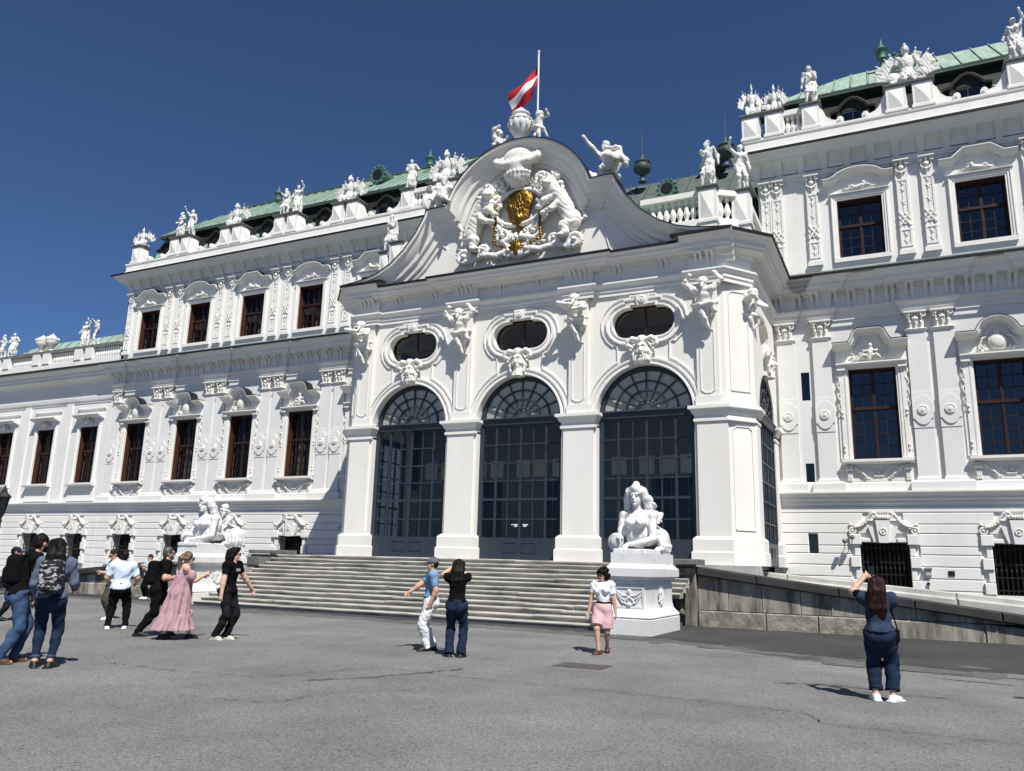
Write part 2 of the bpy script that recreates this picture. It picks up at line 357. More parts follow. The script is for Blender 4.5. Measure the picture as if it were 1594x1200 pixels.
def seam(pts,wd):
    "dark seam in the asphalt with a wandering, uneven edge"
    P=[]
    for i in range(len(pts)-1):
        a=Vector(pts[i]);b=Vector(pts[i+1]);n=max(2,int((b-a).length/.09))
        for k in range(n): P.append(a.lerp(b,k/n))
    P.append(Vector(pts[-1])); V=[];F=[]
    for i,p in enumerate(P):
        d=(P[min(i+1,len(P)-1)]-P[max(i-1,0)]).normalized(); nn=Vector((-d.y,d.x)); j=rnd.uniform(-.03,.03); ww=wd*rnd.uniform(.15,1.0)
        for s in (-1,1): q=p+nn*(j+s*ww); V.append((q.x,q.y,.013))
        if i: F.append((2*i-2,2*i-1,2*i+1,2*i))
    struct('pavement_seam',mesh(V,F,tar))
seam([(-12.86,8.36),(-12.33,8.58),(-9.62,8.55),(-8.,8.73),(-7.84,8.92),(-7.7,9.7),(-7.22,10.6),(-5.78,10.4),(-4.49,10.38),(-3.17,10.41),(-1.23,10.24),(-1.06,9.98),(-.96,9.62),(.86,9.63),(4,9.7)],.010)
seam([(-7.67,7.14),(-6.64,7.28),(-6.45,7.48),(-6.47,8.17),(-5.73,9.01)],.010)
seam([(-7.3,8.9),(-6.8,9.6),(-6.45,10.5),(-6.22,11.18)],.022)
seam([(-1.9,12.6),(-1.2,12.9),(-.6,12.8)],.03); seam([(-.9,12.4),(.3,12.5)],.02); seam([(1.1,13.2),(2.6,13.4)],.05); seam([(-10.5,12.5),(-8.9,13.2),(-8,13.3)],.015)
# ---------------------------------------------------------------- palace
PAL=empty('palace_block',(-16,30,0),label='white baroque palace block with carved window hoods and green copper roof behind the portico',cat='palace')
SID=empty('palace_wing',(-50,30,0),label='lower white palace wing at far left with balustrade and plain window hoods',cat='palace')
POR=empty('entrance_portico',(-11.78,24.5,1.72),label='white entrance portico with three tall glazed arches and curved gable',cat='portico')
RX=[-.74,3.12,6.98]; LX=[-22.35,-26.19,-30.03,-33.87,-37.71]; SX=[-41.55,-45.35,-49.15,-52.95]
XR,XL,XS=8.9,-39.75,-56.
PR=[(-3.56,),(-2.33,),(.75,1.57),(4.65,5.47)]; PL=[(-23.9,-24.7),(-27.7,-28.52),(-31.54,-32.36),(-35.38,-36.2),(-39.35,)]
def rect(cx,w,z0,z1): return [(cx-w/2,z0),(cx+w/2,z0),(cx+w/2,z1),(cx-w/2,z1)]
SLIT=[(-2.945,.29,7.59,8.63),(-2.945,.29,4.46,5.32)]
def holes(xs,z0,z1,w=1.52): return [rect(x,w,z0,z1) for x in xs]
# walls with real openings
for nm,x0,x1,xs,ex,root in (('wall',-4.3,XR,RX,SLIT,PAL),('wall',XL,-18.9,LX,[],PAL),('wall',XS,XL,SX,[],SID)):
    m=mb(); m.plate([(x0,4.25),(x1,4.25),(x1,10.5),(x0,10.5)],holes(xs,5.4,8.6)+[rect(*e) for e in ex],YW,YW+.5); ob(nm,m.me(stucco2),root)
    m=mb(); b_ex=[rect(-2.97,.3,2.2,2.86)] if x1==XR else []
    m.plate([(x0,-.1),(x1,-.1),(x1,3.8),(x0,3.8)],holes(xs,1.0,2.6,1.5)+b_ex,YW,YW+.5); ob('base_wall',m.me(stucco),root)
    if root is PAL:
        m=mb(); m.plate([(x0,12.3),(x1,12.3),(x1,16.5),(x0,16.5)],holes(xs,12.8,15.06),YW,YW+.5); ob('upper_wall',m.me(stucco),root)
# dark rooms behind the windows (shell with a floor, so openings are not blind)
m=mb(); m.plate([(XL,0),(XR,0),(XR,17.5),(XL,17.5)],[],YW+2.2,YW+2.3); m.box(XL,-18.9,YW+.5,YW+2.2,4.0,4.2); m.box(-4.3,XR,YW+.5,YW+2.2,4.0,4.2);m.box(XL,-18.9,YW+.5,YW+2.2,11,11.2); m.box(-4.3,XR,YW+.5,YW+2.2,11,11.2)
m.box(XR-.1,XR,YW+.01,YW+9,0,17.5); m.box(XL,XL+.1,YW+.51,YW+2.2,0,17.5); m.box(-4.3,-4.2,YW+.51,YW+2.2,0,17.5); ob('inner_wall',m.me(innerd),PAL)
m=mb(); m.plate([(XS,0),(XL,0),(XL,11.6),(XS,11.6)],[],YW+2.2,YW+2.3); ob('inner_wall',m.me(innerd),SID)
m=mb(); m.plate([(30,12),(36,12),(36,18),(30,18)],[],XL,XL+.2,mp=lambda u,v,w:(w,u,v)); ob('end_wall',m.me(stucco),PAL)
# rusticated courses, each band a long stone course between the openings
JZ=[.02,.36,.72,1.08,1.45,1.83,2.21,2.48,2.89,3.20,3.58,3.80]
for x0,x1,xs,root in ((-4.05,XR,RX,PAL),(XL,-19.2,LX,PAL),(XS,XL-.02,SX,SID)):
    for i in range(len(JZ)-1):
        z0,z1=JZ[i],JZ[i+1]; cuts=[]
        for x in xs:
            hw=1.06 if z1<2.95 else (1.0 if z1<3.3 else (.62 if z1<3.62 else 0))
            if z0<.95 and z1<1.0: hw=0
            if hw: cuts.append((x-hw,x+hw))
        if x1==XR and 2.15<z0<2.85: cuts.append((-3.125,-2.815))
        cuts.sort(); a=x0
        for c0,c1 in cuts+[(x1,x1)]:
            if c0-a>.05:
                m=mb(); m.bbox(a,c0,YW-.07,YW+.003,z0+.012,z1-.012,.018); ob('stone_course',m.me(stucco),root)
            a=max(a,c1)
# string course
def cornice(name,path,prof,m_,root):
    m=mb(); m.mould(path,prof,mp=XY); return ob(name,m.me(m_,25),root)
def steps(x0,x1,y,bl):
    "plan path from right to left, stepping forward at each (a,b,d)"
    p=[(x1,y)]
    for a,b,d in sorted(bl,reverse=True):
        p+=[(b,y),(b,y-d),(a,y-d),(a,y)]
    return p+[(x0,y)]
STR=[(0,3.78),(.06,3.8),(.06,3.86),(.12,3.9),(.12,3.98),(.2,4.04),(.2,4.1),(.3,4.22),(.34,4.24),(.34,4.29),(0.05,4.31)]
PEDB=[(0,4.3),(.17,4.3),(.17,4.58),(.13,4.62),(0,4.66)]
for x0,x1,pl,root in ((-4.05,XR,PR,PAL),(XL,-19.0,PL,PAL),(XS,XL,[],SID)):
    cornice('string_course',[(x1,YW),(x0,YW)],STR,trim,root)
    bl=[(min(p)-.36,max(p)+.36,.13) for p in pl]
    if root is PAL: cornice('pedestal_band',steps(x0,x1,YW+.06,[(max(a,x0+.01),b,.16) for a,b,d in bl if b<x1]),PEDB,stucco,root)
ENT=[(0,10.45),(.05,10.45),(.05,10.57),(.09,10.6),(.09,10.72),(.15,10.76),(.2,10.84),(.2,10.9),(.02,10.93),(.02,11.36),(.1,11.4),(.12,11.48),(.45,11.5),(.47,11.58),(.53,11.62),(.54,11.74),(.62,11.8),(.7,11.9),(.75,11.92),(.75,12.0),(0,12.02)]
ENTS=[(0,10.0),(.04,10.0),(.04,10.1),(.1,10.15),(.14,10.3),(.14,10.34),(.02,10.4),(.02,11.2),(.1,11.3),(.45,11.42),(.47,11.58),(.53,11.62),(.54,11.74),(.62,11.8),(.7,11.9),(.75,11.92),(.75,12.0),(0,12.02)]
SLT=[(.80,11.985),(.80,12.02),(.05,12.40),(0,12.40)]
DRP=[(.752,11.95),(.80,11.95),(.80,12.03),(.752,12.03)]
for x0,x1,pl,root in ((-4.2,XR,PR,PAL),(XL,-19.3,PL,PAL),(XS,XL-.05,[],SID)):
    bl=[(max(min(p)-.40,x0+.02),max(p)+.40,.14) for p in pl if max(p)+.4<x1]
    cornice('main_cornice',steps(x0,x1,YW,bl),ENT if root is PAL else ENTS,stucco,root)
    m=mb(); m.mould([(x1,YW),(x0,YW)],SLT,mp=XY); ob('slate_apron',m.me(slate),root)
    m=mb(); m.mould([(x1,YW-.14),(x0,YW-.14)],DRP,mp=XY); ob('drip_edge',m.me(black),root)
# triglyph consoles of the frieze
m=mb()
for s in (-1,1):
    m.add([(s*.1-.055,-.03,10.94),(s*.1+.055,-.03,10.94),(s*.1+.055,-.06,11.2),(s*.1-.055,-.06,11.2),(s*.1+.055,-.16,11.36),(s*.1-.055,-.16,11.36),(s*.1+.055,-.42,11.485),(s*.1-.055,-.42,11.485),(s*.1-.055,.03,10.94),(s*.1+.055,.03,10.94),(s*.1+.055,.03,11.485),(s*.1-.055,.03,11.485)],
      [(0,1,2,3),(3,2,4,5),(5,4,6,7),(8,0,3,5,7,11),(1,9,10,6,4,2)])
m.box(-.165,.165,-.43,.02,11.44,11.495); trig=m.me(stucco)
def inside(x,pl): return any(min(p)-.4<x<max(p)+.4 for p in pl)
for x0,x1,pl in ((-3.9,XR,PR),(XL+.2,-19.3,PL)):
    n=int((x1-x0)/.64)
    for i in range(n+1):
        x=x0+.2+i*(x1-x0-.4)/n; ob('frieze_console',trig,PAL,(x,YW-.02-(.14 if inside(x,pl) else 0),0))
# upper cornice with coved consoles
UC=[(0,16.2),(.05,16.22),(.05,16.32),(.09,16.36),(.09,16.42),(0,16.45),(0,16.55),(.06,16.72),(.18,16.85),(.36,16.93),(.44,16.94),(.46,17.02),(.55,17.08),(.6,17.12),(.66,17.2),(.74,17.24),(.74,17.31),(0,17.36)]
m=mb(); m.add([(-.1,.0,16.44),(.1,.0,16.44),(.12,-.1,16.6),(-.12,-.1,16.6),(.13,-.22,16.78),(-.13,-.22,16.78),(.14,-.40,16.90),(-.14,-.40,16.90),(.14,-.4,16.945),(-.14,-.4,16.945),(-.14,.03,16.945),(.14,.03,16.945),(-.1,.03,16.44),(.1,.03,16.44)],
   [(0,1,2,3),(3,2,4,5),(5,4,6,7),(7,6,8,9),(12,0,3,5,7,9,10),(1,13,11,8,6,4,2)]); uconsole=m.me(stucco)
for x0,x1 in ((-4.45,XR),(XL,-18.9)):
    path=[(x1,YW),(x0,YW)]
    if x0==XL: path=[(x1,YW),(x0,YW),(x0,YW+6)]
    else: path=[(x1,YW),(x0,YW),(x0,YW+1.2)]
    cornice('upper_cornice',path,UC,stucco,PAL)
    m=mb(); m.mould(path,[(.745,17.25),(.79,17.25),(.79,17.335),(.7,17.34)],mp=XY); ob('drip_edge',m.me(black),PAL)
    n=int((x1-x0)/.8)
    for i in range(n+1): ob('cornice_console',uconsole,PAL,(x0+.15+i*(x1-x0-.3)/n,YW,0))
    m=mb(); m.mould([(x1,YW-.25),(x0-.25,YW-.25),(x0-.25,YW+4)],[(-.6,17.3),(.06,17.33),(.06,17.62),(0,17.66),(0,17.98),(.05,18.02),(.05,18.1),(-.6,18.12)],mp=XY); ob('attic_plinth',m.me(stucco,25),PAL)
# ---- pilasters
def capital(w,h,seed=1):
    s=Sdf(.02); r=random.Random(seed)
    s.box((0,-.10,h-.035),(w/2+.05,.13,.035),.012,k=.01); s.box((0,-.05,.02),(w/2,.08,.02),.01,k=.01)
    s.box((0,-.01,h*.45),(w/2-.05,.06,h*.45),.02)
    for sx in (-1,1):
        s.ring((sx*(w/2-.06),-.15,h*.78),.075,.026,rotm(90,0,sx*25),k=.012); s.ell((sx*(w/2-.06),-.16,h*.78),.035,k=.01)
        s.path([(sx*.05,-.10,h*.72),(sx*.14,-.13,h*.87),(sx*(w/2-.07),-.14,h*.88)],.025,.03)
    for row,(z,nn,l) in enumerate(((.03,3,.24),(.16,4,.24))):
        for i in range(nn):
            x=(i-(nn-1)/2)*(w*.82/nn); s.path([(x,-.05,z),(x,-.085,z+l*.6),(x,-.13,z+l),(x,-.165,z+l-.03)],.045,.022,k=.012)
            for d in (-1,1): s.path([(x,-.06,z+.06),(x+d*.045,-.09,z+l*.7)],.022,.014,k=.01)
    s.ell((0,-.14,h*.93),(.06,.05,.06)); s.ell((0,-.15,h*.60),(.05,.04,.08))
    return s.mesh(.014,ornm)
CAPL=capital(.62,.65); 
def capU(w,h):
    s=Sdf(.018)
    s.box((0,-.10,h-.03),(w/2+.06,.12,.03),.012,k=.01)
    for sx in (-1,1):
        s.ring((sx*(w/2-.02),-.13,h-.13),.062,.024,rotm(90,0,sx*20),k=.01); s.ell((sx*(w/2-.02),-.14,h-.13),.028,k=.01)
        s.path([(sx*.15,-.08,h-.22),(sx*.17,-.07,h*.45),(sx*.10,-.09,h*.25)],.028,.018); s.path([(sx*.12,-.08,h*.4),(0,-.12,h*.22)],.03,.03)
    s.ell((0,-.13,h-.12),(.06,.05,.07)); s.ell((0,-.10,h*.55),(.09,.05,.10)); s.ell((0,-.13,h*.52),.045); s.path([(0,-.1,h*.3),(0,-.08,-.02)],.035,.015)
    for i in range(5): a=R(-60+30*i); s.cone((0,-.09,h*.55),(.15*math.sin(a),-.10,h*.55+.15*math.cos(a)),.025,.015)
    return s.mesh(.013,ornm)
CAPU=capU(.42,.66)
def medal():
    m=mb(); m.lathe([(.165,0),(.165,-.035),(.14,-.05),(.125,-.03),(.10,-.03),(.09,-.055),(.06,-.05),(.05,-.07),(.0,-.075)],(0,0,0),20,'y'); return m.me(trim,30)
MED=medal()
m=mb(); m.box(-.30,.30,-.13,.02,4.66,9.82)
m.mould([(.30,0),(.30,-.13),(-.30,-.13),(-.30,0)],[(0,4.64),(.05,4.64),(.05,4.7),(.02,4.74),(0,4.78)],mp=lambda u,v,w:(u,v,w)); PSH=m.me(stucco2)
m=mb(); m.plate([(-.31,6.40),(.31,6.40),(.31,7.62),(-.31,7.62)],[],-.15,-.10)
oval=[(.31,6.72)]+[( .31*math.cos(t),7.0+.50*math.sin(t)) for t in [R(-35-11*i) for i in range(11)]]+[(-.31,6.72),(-.31,7.28)]+[(.31*math.cos(t),7.0+.50*math.sin(t)) for t in [R(145-11*i) for i in range(11)]]+[(.31,7.28)]
m.plate(oval,[],-.185,-.12); PBD=m.me(stucco2)
cap_b=mb(); cap_b.mould([(.31,0),(.31,-.13),(-.31,-.13),(-.31,0)],[(0,9.76),(.03,9.78),(.05,9.82),(.02,9.84)],mp=XY); PNK=cap_b.me(trim)
def lower_pil(x,root):
    p=ob('pilaster',PSH,root,(x,YW,0)); ob('medallion_block',PBD,p,(x,YW,0)); ob('medallion',MED,p,(x,YW-.18,7.0)); ob('necking',PNK,p,(x,YW,0)); ob('capital',CAPL,p,(x,YW-.08,9.82))
m=mb(); m.box(-.21,.21,-.10,.02,12.66,16.2); m.box(-.26,.26,-.14,.02,12.62,12.78)
m.plate([(-.19,12.9),(.19,12.9),(.19,15.5),(-.19,15.5)],[[(-.13,12.98),(.13,12.98),(.13,15.42),(-.13,15.42)]],-.125,-.09); USH=m.me(stucco)
s=Sdf(.012); z=13.95
for d in (-1,1):
    s.box((0,-.12,z),(.035,.03,.33),.01,rotm(0,d*33,0))
    for q in (-1,1): s.box((q*.10,-.12,z+d*.08),(.02,.025,.16),.01,rotm(0,d*q*-33,0))
s.box((0,-.10,z-.42),(.21,.03,.035),.01); s.box((0,-.095,14.15),(.022,.02,1.22),.008,k=.004)
for zz in (12.95+.12,13.35,14.55,15.05,15.3):
    s.ell((0,-.11,zz),(.035,.03,.06))
    for d in (-1,1): s.cone((0,-.11,zz+.04),(d*.075,-.11,zz+.07),.018,.012); s.cone((0,-.11,zz-.02),(d*.06,-.11,zz-.05),.016,.01)
UXO=s.mesh(.012,ornm)
def upper_pil(x,root):
    p=ob('upper_pilaster',USH,root,(x,YW,0)); ob('trophy_relief',UXO,p,(x,YW,0)); ob('capital',CAPU,p,(x,YW-.06,15.55))
for grp in PR+PL:
    for x in grp: lower_pil(x,PAL)
UP=[(-4.0,),(-2.34,),(.72,1.53),(4.62,5.43)]+[tuple(p) for p in PL]
for grp in UP:
    for x in grp: upper_pil(x,PAL)
upper_pil(-3.62+.02,PAL)
for i in range(len(SX)):                       # plain strips of the low wing
    m=mb(); m.box(SX[i]+1.65,SX[i]+2.15,YW-.09,YW+.02,4.31,10.02); ob('pilaster_strip',m.me(stucco),SID)
# ---- reliefs
def relief(seed,w,h,kind):
    s=Sdf(.02); r=random.Random(seed)
    if kind=='shield':
        s.ell((0,-.10,h*.45),(w*.18,.09,h*.36)); s.ring((0,-.08,h*.45),h*.36,.03,rotm(90,0,0))
        s.ell((0,-.10,h*.92),(.10,.08,.09))
        for d in (-1,1): s.path([(d*w*.2,-.06,h*.75),(d*w*.34,-.09,h*.62),(d*w*.40,-.07,h*.3),(d*w*.30,-.08,h*.1)],.045,.03)
    elif kind=='recline':
        d=1 if seed%2 else -1
        s.path([(-d*w*.30,-.09,h*.22),(-d*w*.05,-.11,h*.30),(d*w*.12,-.12,h*.42)],.06,.085); s.ell((d*w*.16,-.14,h*.68),(.065,.07,.08))
        s.path([(d*w*.12,-.13,h*.52),(d*w*.28,-.14,h*.45),(d*w*.36,-.1,h*.28)],.035,.025); s.path([(-d*w*.05,-.12,h*.3),(-d*w*.16,-.15,h*.52),(-d*w*.26,-.12,h*.22)],.05,.035)
        s.ell((0,-.03,h*.18),(w*.42,.06,h*.16))
    else:
        s.path([(-.05,-.10,h*.12),(0,-.13,h*.42),(.03,-.12,h*.62)],.09,.08); s.ell((.02,-.15,h*.85),(.065,.07,.085))
        for d in (-1,1): s.path([(0,-.13,h*.6),(d*.2,-.15,h*.52),(d*.32,-.1,h*.7 if d>0 else h*.25)],.04,.028); s.path([(0,-.1,h*.25),(d*.2,-.15,h*.3),(d*.4,-.08,h*.08)],.06,.035)
    for i in range(26):
        x=r.uniform(-.46,.46)*w; z=abs(r.gauss(.0,.28))*h*(1-abs(x)/w)+.03; a=r.uniform(0,PI)
        s.cone((x,-.05,z),(x+.10*math.cos(a),-.09-r.random()*.04,z+.09*math.sin(a)),.03,.016)
    return s.mesh(.015,ornm)
REL={('lo',0):relief(3,1.3,.62,'fig'),('lo',1):relief(8,1.3,.70,'shield'),('lo',2):relief(12,1.3,.62,'fig2'),('up',0):relief(5,1.25,.36,'recline'),('up',1):relief(16,1.25,.36,'recline'),('sd',0):relief(21,1.0,.34,'fig')}
# ---- window timber and panes
def timber(w,z0,z1,rows_lo,rows_hi,cols,tf,y):
    m=mb(); f=.05; m.cm=1; m.plate(rect(0,w+.02,z0-.01,z1+.01),[rect(0,w-.03,z0+.015,z1-.015)],.03,y+.12); m.cm=0; m.plate(rect(0,w,z0,z1),[rect(0,w-2*f,z0+f,z1-f)],y,y+.12,back=True); zt=z0+(z1-z0)*tf
    m.box(-w/2+f,w/2-f,y-.04,y+.1,zt-.045,zt+.045); m.box(-.035,.035,y-.02,y+.1,z0+f,zt-.045); m.box(-.035,.035,y-.02,y+.1,zt+.045,z1-f)
    cells=[]
    for (a,b,rows) in ((z0+f,zt-.045,rows_lo),(zt+.045,z1-f,rows_hi)):
        for sx in (-1,1):
            x0,x1=(.035,w/2-f) if sx>0 else (-w/2+f,-.035); m.plate([(x0,a),(x1,a),(x1,b),(x0,b)],[[(x0+.03,a+.03),(x1-.03,a+.03),(x1-.03,b-.03),(x0+.03,b-.03)]],y+.005,y+.06,back=True)
            x0+=.03;x1-=.03;a2,b2=a+.03,b-.03; nc=cols//2
            for c_ in range(1,nc): xx=x0+(x1-x0)*c_/nc; m.box(xx-.012,xx+.012,y+.012,y+.05,a2,b2)
            for r_ in range(1,rows): zz=a2+(b2-a2)*r_/rows; m.box(x0,x1,y+.015,y+.05,zz-.012,zz+.012)
            for c_ in range(nc):
                for r_ in range(rows): cells.append((x0+(x1-x0)*c_/nc,x0+(x1-x0)*(c_+1)/nc,a2+(b2-a2)*r_/rows,a2+(b2-a2)*(r_+1)/rows))
    return m.me([wood,lining]),cells
TL,CL=timber(1.5,5.41,8.59,4,3,4,.57,.27); TU,CU=timber(1.5,12.81,15.05,3,2,4,.58,.27)
PANE={}
def panes(win,cells,x,single):
    if single:
        if single not in PANE:
            m=mb()
            for a,b,c_,d in cells: m.add([(a,.31,c_),(b,.31,c_),(b,.312,d),(a,.312,d)],[(0,1,2,3)])
            PANE[single]=m.me(glsl)
        tag(ob('glazing',PANE[single],win,(x,YW,0)),kind='stuff'); return
    for a,b,c_,d in cells:
        k=(round(b-a,3),round(d-c_,3))
        if k not in PANE: m=mb(); m.box(-k[0]/2,k[0]/2,0,.004,-k[1]/2,k[1]/2); PANE[k]=m.me(gls)
        M=Matrix.Translation((x+(a+b)/2,YW+.308,(c_+d)/2))@Matrix.Rotation(R(rnd.gauss(0,.5)),4,'Z')@Matrix.Rotation(R(rnd.gauss(0,.5)),4,'X')
        ob('pane',PANE[k],win,M=M)
curt=mat('curtain',(.42,.40,.36),.9,.2,6.,stretch=(6,1,.2))
def curtain(z0,z1,wd,off):
    V=[];F=[];n=14
    for i in range(n+1):
        x=off+wd*i/n; y=.6+.04*math.sin(i*2.1)
        V+=[(x,y,z0),(x,y,z1)]
        if i: F.append((2*i-2,2*i,2*i+1,2*i-1))
    return mesh(V,F,curt)
CUR=[curtain(5.4,8.6,.42,.24),curtain(12.8,15.05,.5,-.1)]
# ---- window dressings
def hoodpath(*a): return hoodpath_(*a)[::-1]
def hoodpath_(kind,w,z,rise,k):
    if kind=='A': return [(w,z),(w*.50,z),(w*.46,z+.03),(w*.36,z+rise*.45),(w*.28,z+rise*.93),(w*.24,z+rise),(-w*.24,z+rise),(-w*.28,z+rise*.93),(-w*.36,z+rise*.45),(-w*.46,z+.03),(-w*.50,z),(-w,z)]
    if kind=='T': return [(w,z),(w*.62,z),(w*.30,z+rise),(-w*.30,z+rise),(-w*.62,z),(-w,z)]
    if kind=='S': return [(w,z),(w*.74,z),(w*.72,z+.02)]+arc(0,z-.02,w*.62,18,162,12,rise+.02)+[(-w*.72,z+.02),(-w*.74,z),(-w,z)]
    return [(w,z),(w*.50,z),(w*.47,z+.02)]+arc(0,z+rise-w*.36+.02,w*.36,8,172,12,w*.36)+[(-w*.47,z+.02),(-w*.50,z),(-w,z)]
def dressing(kind,up):
    m=mb()
    if not up:
        z0,z1=5.4,8.6
        m.mould([(-.76,z0),(-.76,z1),(.76,z1),(.76,z0)],[(0,.02),(0,-.06),(.05,-.06),(.06,-.09),(.12,-.09),(.15,-.05),(.15,.02)][::1],mp=XZ)
        for d in (-1,1):
            x0,x1=sorted((d*.91,d*1.06)); m.box(x0,x1,-.10,.02,5.42,8.55); x0,x1=sorted((d*1.06,d*1.16)); m.box(x0,x1,-.05,.02,5.42,8.2)
            x0,x1=sorted((d*.84,d*1.12)); m.box(x0,x1,-.2,.02,8.56,8.7)
        m.mould([(-1.14,8.70),(1.14,8.70)],[(0,.02),(0,-.17),(.04,-.2),(.06,-.27),(.11,-.27),(.13,.02)],mp=XZ)
        p=hoodpath(kind,1.21,9.30,.47,0)
        m.plate([(-1.15,8.82)]+[(x*.95,z) for x,z in p]+[(1.15,8.82)],[],-.07,.02)
        m.mould(p,[(-.01,.02),(-.01,-.16),(.05,-.2),(.07,-.34),(.12,-.38),(.14,-.46),(.17,-.5),(.2,-.5),(.205,.02)][::1],mp=lambda u,v,w:(u,w,v))
    else:
        z0,z1=12.8,15.06
        m.mould([(-.76,z0),(-.76,z1),(.76,z1),(.76,z0)],[(0,.02),(0,-.05),(.06,-.05),(.07,-.08),(.13,-.08),(.15,-.11),(.19,-.11),(.2,.02)],mp=XZ)
        m.box(-.95,.95,-.10,.02,12.64,12.8); m.mould([(-1.0,15.27),(1.0,15.27)],[(0,.02),(0,-.13),(.03,-.16),(.05,-.16),(.06,.02)],mp=XZ)
        p=hoodpath('S' if kind=='B' else 'T',1.2,15.72,.32,0)
        m.plate([(-1.05,15.33)]+[(x*.95,z) for x,z in p]+[(1.05,15.33)],[],-.03,.02)
        m.mould(p,[(-.01,.02),(-.01,-.14),(.05,-.18),(.06,-.27),(.11,-.31),(.14,-.36),(.18,-.36),(.19,.02)],mp=XZ)
    return m.me(trim,30)
DR={(k,u):dressing(k,u) for k in 'AB' for u in (0,1)}
def lead(kind,up):     # thin dark lead covering of a hood
    m=mb(); p=hoodpath(kind,1.22,9.30,.47,0) if not up else hoodpath('S' if kind=='B' else 'T',1.2,15.72,.32,0)
    m.mould(p,[(.204,-.0),(.204,-.51),(.225,-.51),(.225,0)] if not up else [(.189,0),(.189,-.37),(.207,-.37),(.207,0)],mp=XZ); return m.me(black,30)
LD={(k,u):lead(k,u) for k in 'AB' for u in (0,1)}
m=mb(); m.mould([(-1.12,5.38),(1.12,5.38)],[(-.03,.02),(-.02,-.25),(.0,-.3),(-.0,-.34),(-.09,-.34),(-.11,-.26),(-.15,-.2),(-.17,.02)],mp=XZ); SIL=m.me(trim,30)
s=Sdf(.018)
for d in (-1,1):
    s.cone((d*.80,-.13,5.10),(d*1.02,-.13,5.10),.10,.10,flat=True,k=.01); s.box((d*.91,-.06,4.82),(.085,.07,.17),.015)
    for q in (-.05,0,.05): s.box((d*.91+q,-.13,4.85),(.014,.02,.11),.008,k=.006)
    s.path([(d*.74,-.10,5.12),(d*.60,-.13,5.05),(d*.48,-.13,4.9),(d*.40,-.1,4.76)],.045,.03); s.ring((d*.68,-.10,5.08),.05,.025,rotm(90,0,0),k=.01)
    for i in range(5): s.ell((d*(.62-.06*i),-.14,5.0-.05*i),(.035,.03,.03))
    for i in range(3): s.cone((d*(.38-.05*i),-.07,4.78),(d*(.40-.05*i),-.09,4.72),.022,.015)
s.ring((0,-.08,4.95),.13,.026,rotm(90,0,0)); s.ell((0,-.09,4.95),(.06,.05,.06)); s.path([(-.22,-.07,5.0),(-.12,-.09,4.82),(.12,-.09,4.82),(.22,-.07,5.0)],.028)
s.box((0,-.02,4.92),(1.05,.05,.30),.01,k=.005); APR=s.mesh(.017,ornm)
def jambstrip(d):
    s=Sdf(.012); r=random.Random(4); s.box((d*1.05,-.03,7.1),(.05,.04,1.45),.01,k=.005)
    for i in range(30):
        z=8.5-i*.055; x=d*(1.09+.04*math.sin(i*.9)); s.ell((x,-.07-.03*r.random(),z),(.04*(1-i/45),.035,.035))
    for z in (6.9,7.05,5.7,5.85): s.ell((d*1.01,-.10,z),(.04,.05,.06))
    return s.mesh(.016,ornm)
JMB=[jambstrip(-1),jambstrip(1)]
GRL=None
def grille():
    m=mb()
    for i in range(11): x=-.68+i*.136; m.tube([(x,.1,1.0),(x,.1,2.6)],.014,6); m.lathe([(.012,-.05),(.032,-.02),(.032,.02),(.012,.05)],(x,.1,1.75),6)
    for z in (1.15,1.55,1.95,2.42): m.box(-.75,.75,.085,.115,z-.015,z+.015)
    return m.me(iron)
GRL=grille()
m=mb()
for i,z in enumerate((1.0,1.38,1.76,2.14)):
    for d in (-1,1):
        x0,x1=sorted((d*.75,d*(1.06 if i%2==0 else .93))); m.bbox(x0,x1,-.16 if i%2==0 else -.10,.02,z+.012,z+.37,.02)
for d in (-1,1):
    x0,x1=sorted((d*.70,d*1.06)); m.bbox(x0,x1,-.17,.02,2.52,2.86,.02); x0,x1=sorted((d*.40,d*.70)); m.bbox(x0,x1,-.12,.02,2.6,2.74,.02)
    m.add([(d*.12,-.17,2.6),(d*.30,-.17,2.6),(d*.46,-.17,3.12),(d*.20,-.17,3.12),(d*.12,.02,2.6),(d*.30,.02,2.6),(d*.46,.02,3.12),(d*.20,.02,3.12)],[(0,1,2,3),(1,5,6,2),(2,6,7,3),(0,4,5,1)])
m.add([(-.14,-.26,2.58),(.14,-.26,2.58),(.22,-.26,3.32),(-.22,-.26,3.32),(-.14,.02,2.58),(.14,.02,2.58),(.22,.02,3.32),(-.22,.02,3.32)],[(0,1,2,3),(1,5,6,2),(2,6,7,3),(3,7,4,0),(0,4,5,1)])
BSR=m.me(stucco)
s=Sdf(.018)
for d in (-1,1):
    s.ring((d*.95,-.12,2.98),.10,.03,rotm(90,0,0),k=.012); s.ell((d*.95,-.12,2.98),.05); s.ell((d*1.0,-.1,3.18),(.06,.05,.05))
    s.path([(d*.98,-.1,3.16),(d*.72,-.12,3.18),(d*.52,-.14,3.30),(d*.36,-.17,3.52),(d*.26,-.2,3.57)],.04,.05); s.ring((d*.24,-.2,3.50),.07,.028,rotm(90,0,0),k=.012)
    for i in range(7): s.ell((d*(.86-.08*i),-.15,3.10+.018*i*i*.5),(.05,.045,.04))
for i in range(5): s.ell(((i-2)*.07,-.24,3.42),(.03,.05,.07))
s.ring((0,-.27,2.95),.10,.022,rotm(90,0,0),k=.01); s.ell((0,-.28,2.95),.04); s.box((0,-.03,3.1),(.78,.05,.22),.02,k=.01); s.box((0,-.1,3.42),(.24,.12,.06),.02,k=.01)
BHD=s.mesh(.017,ornm)
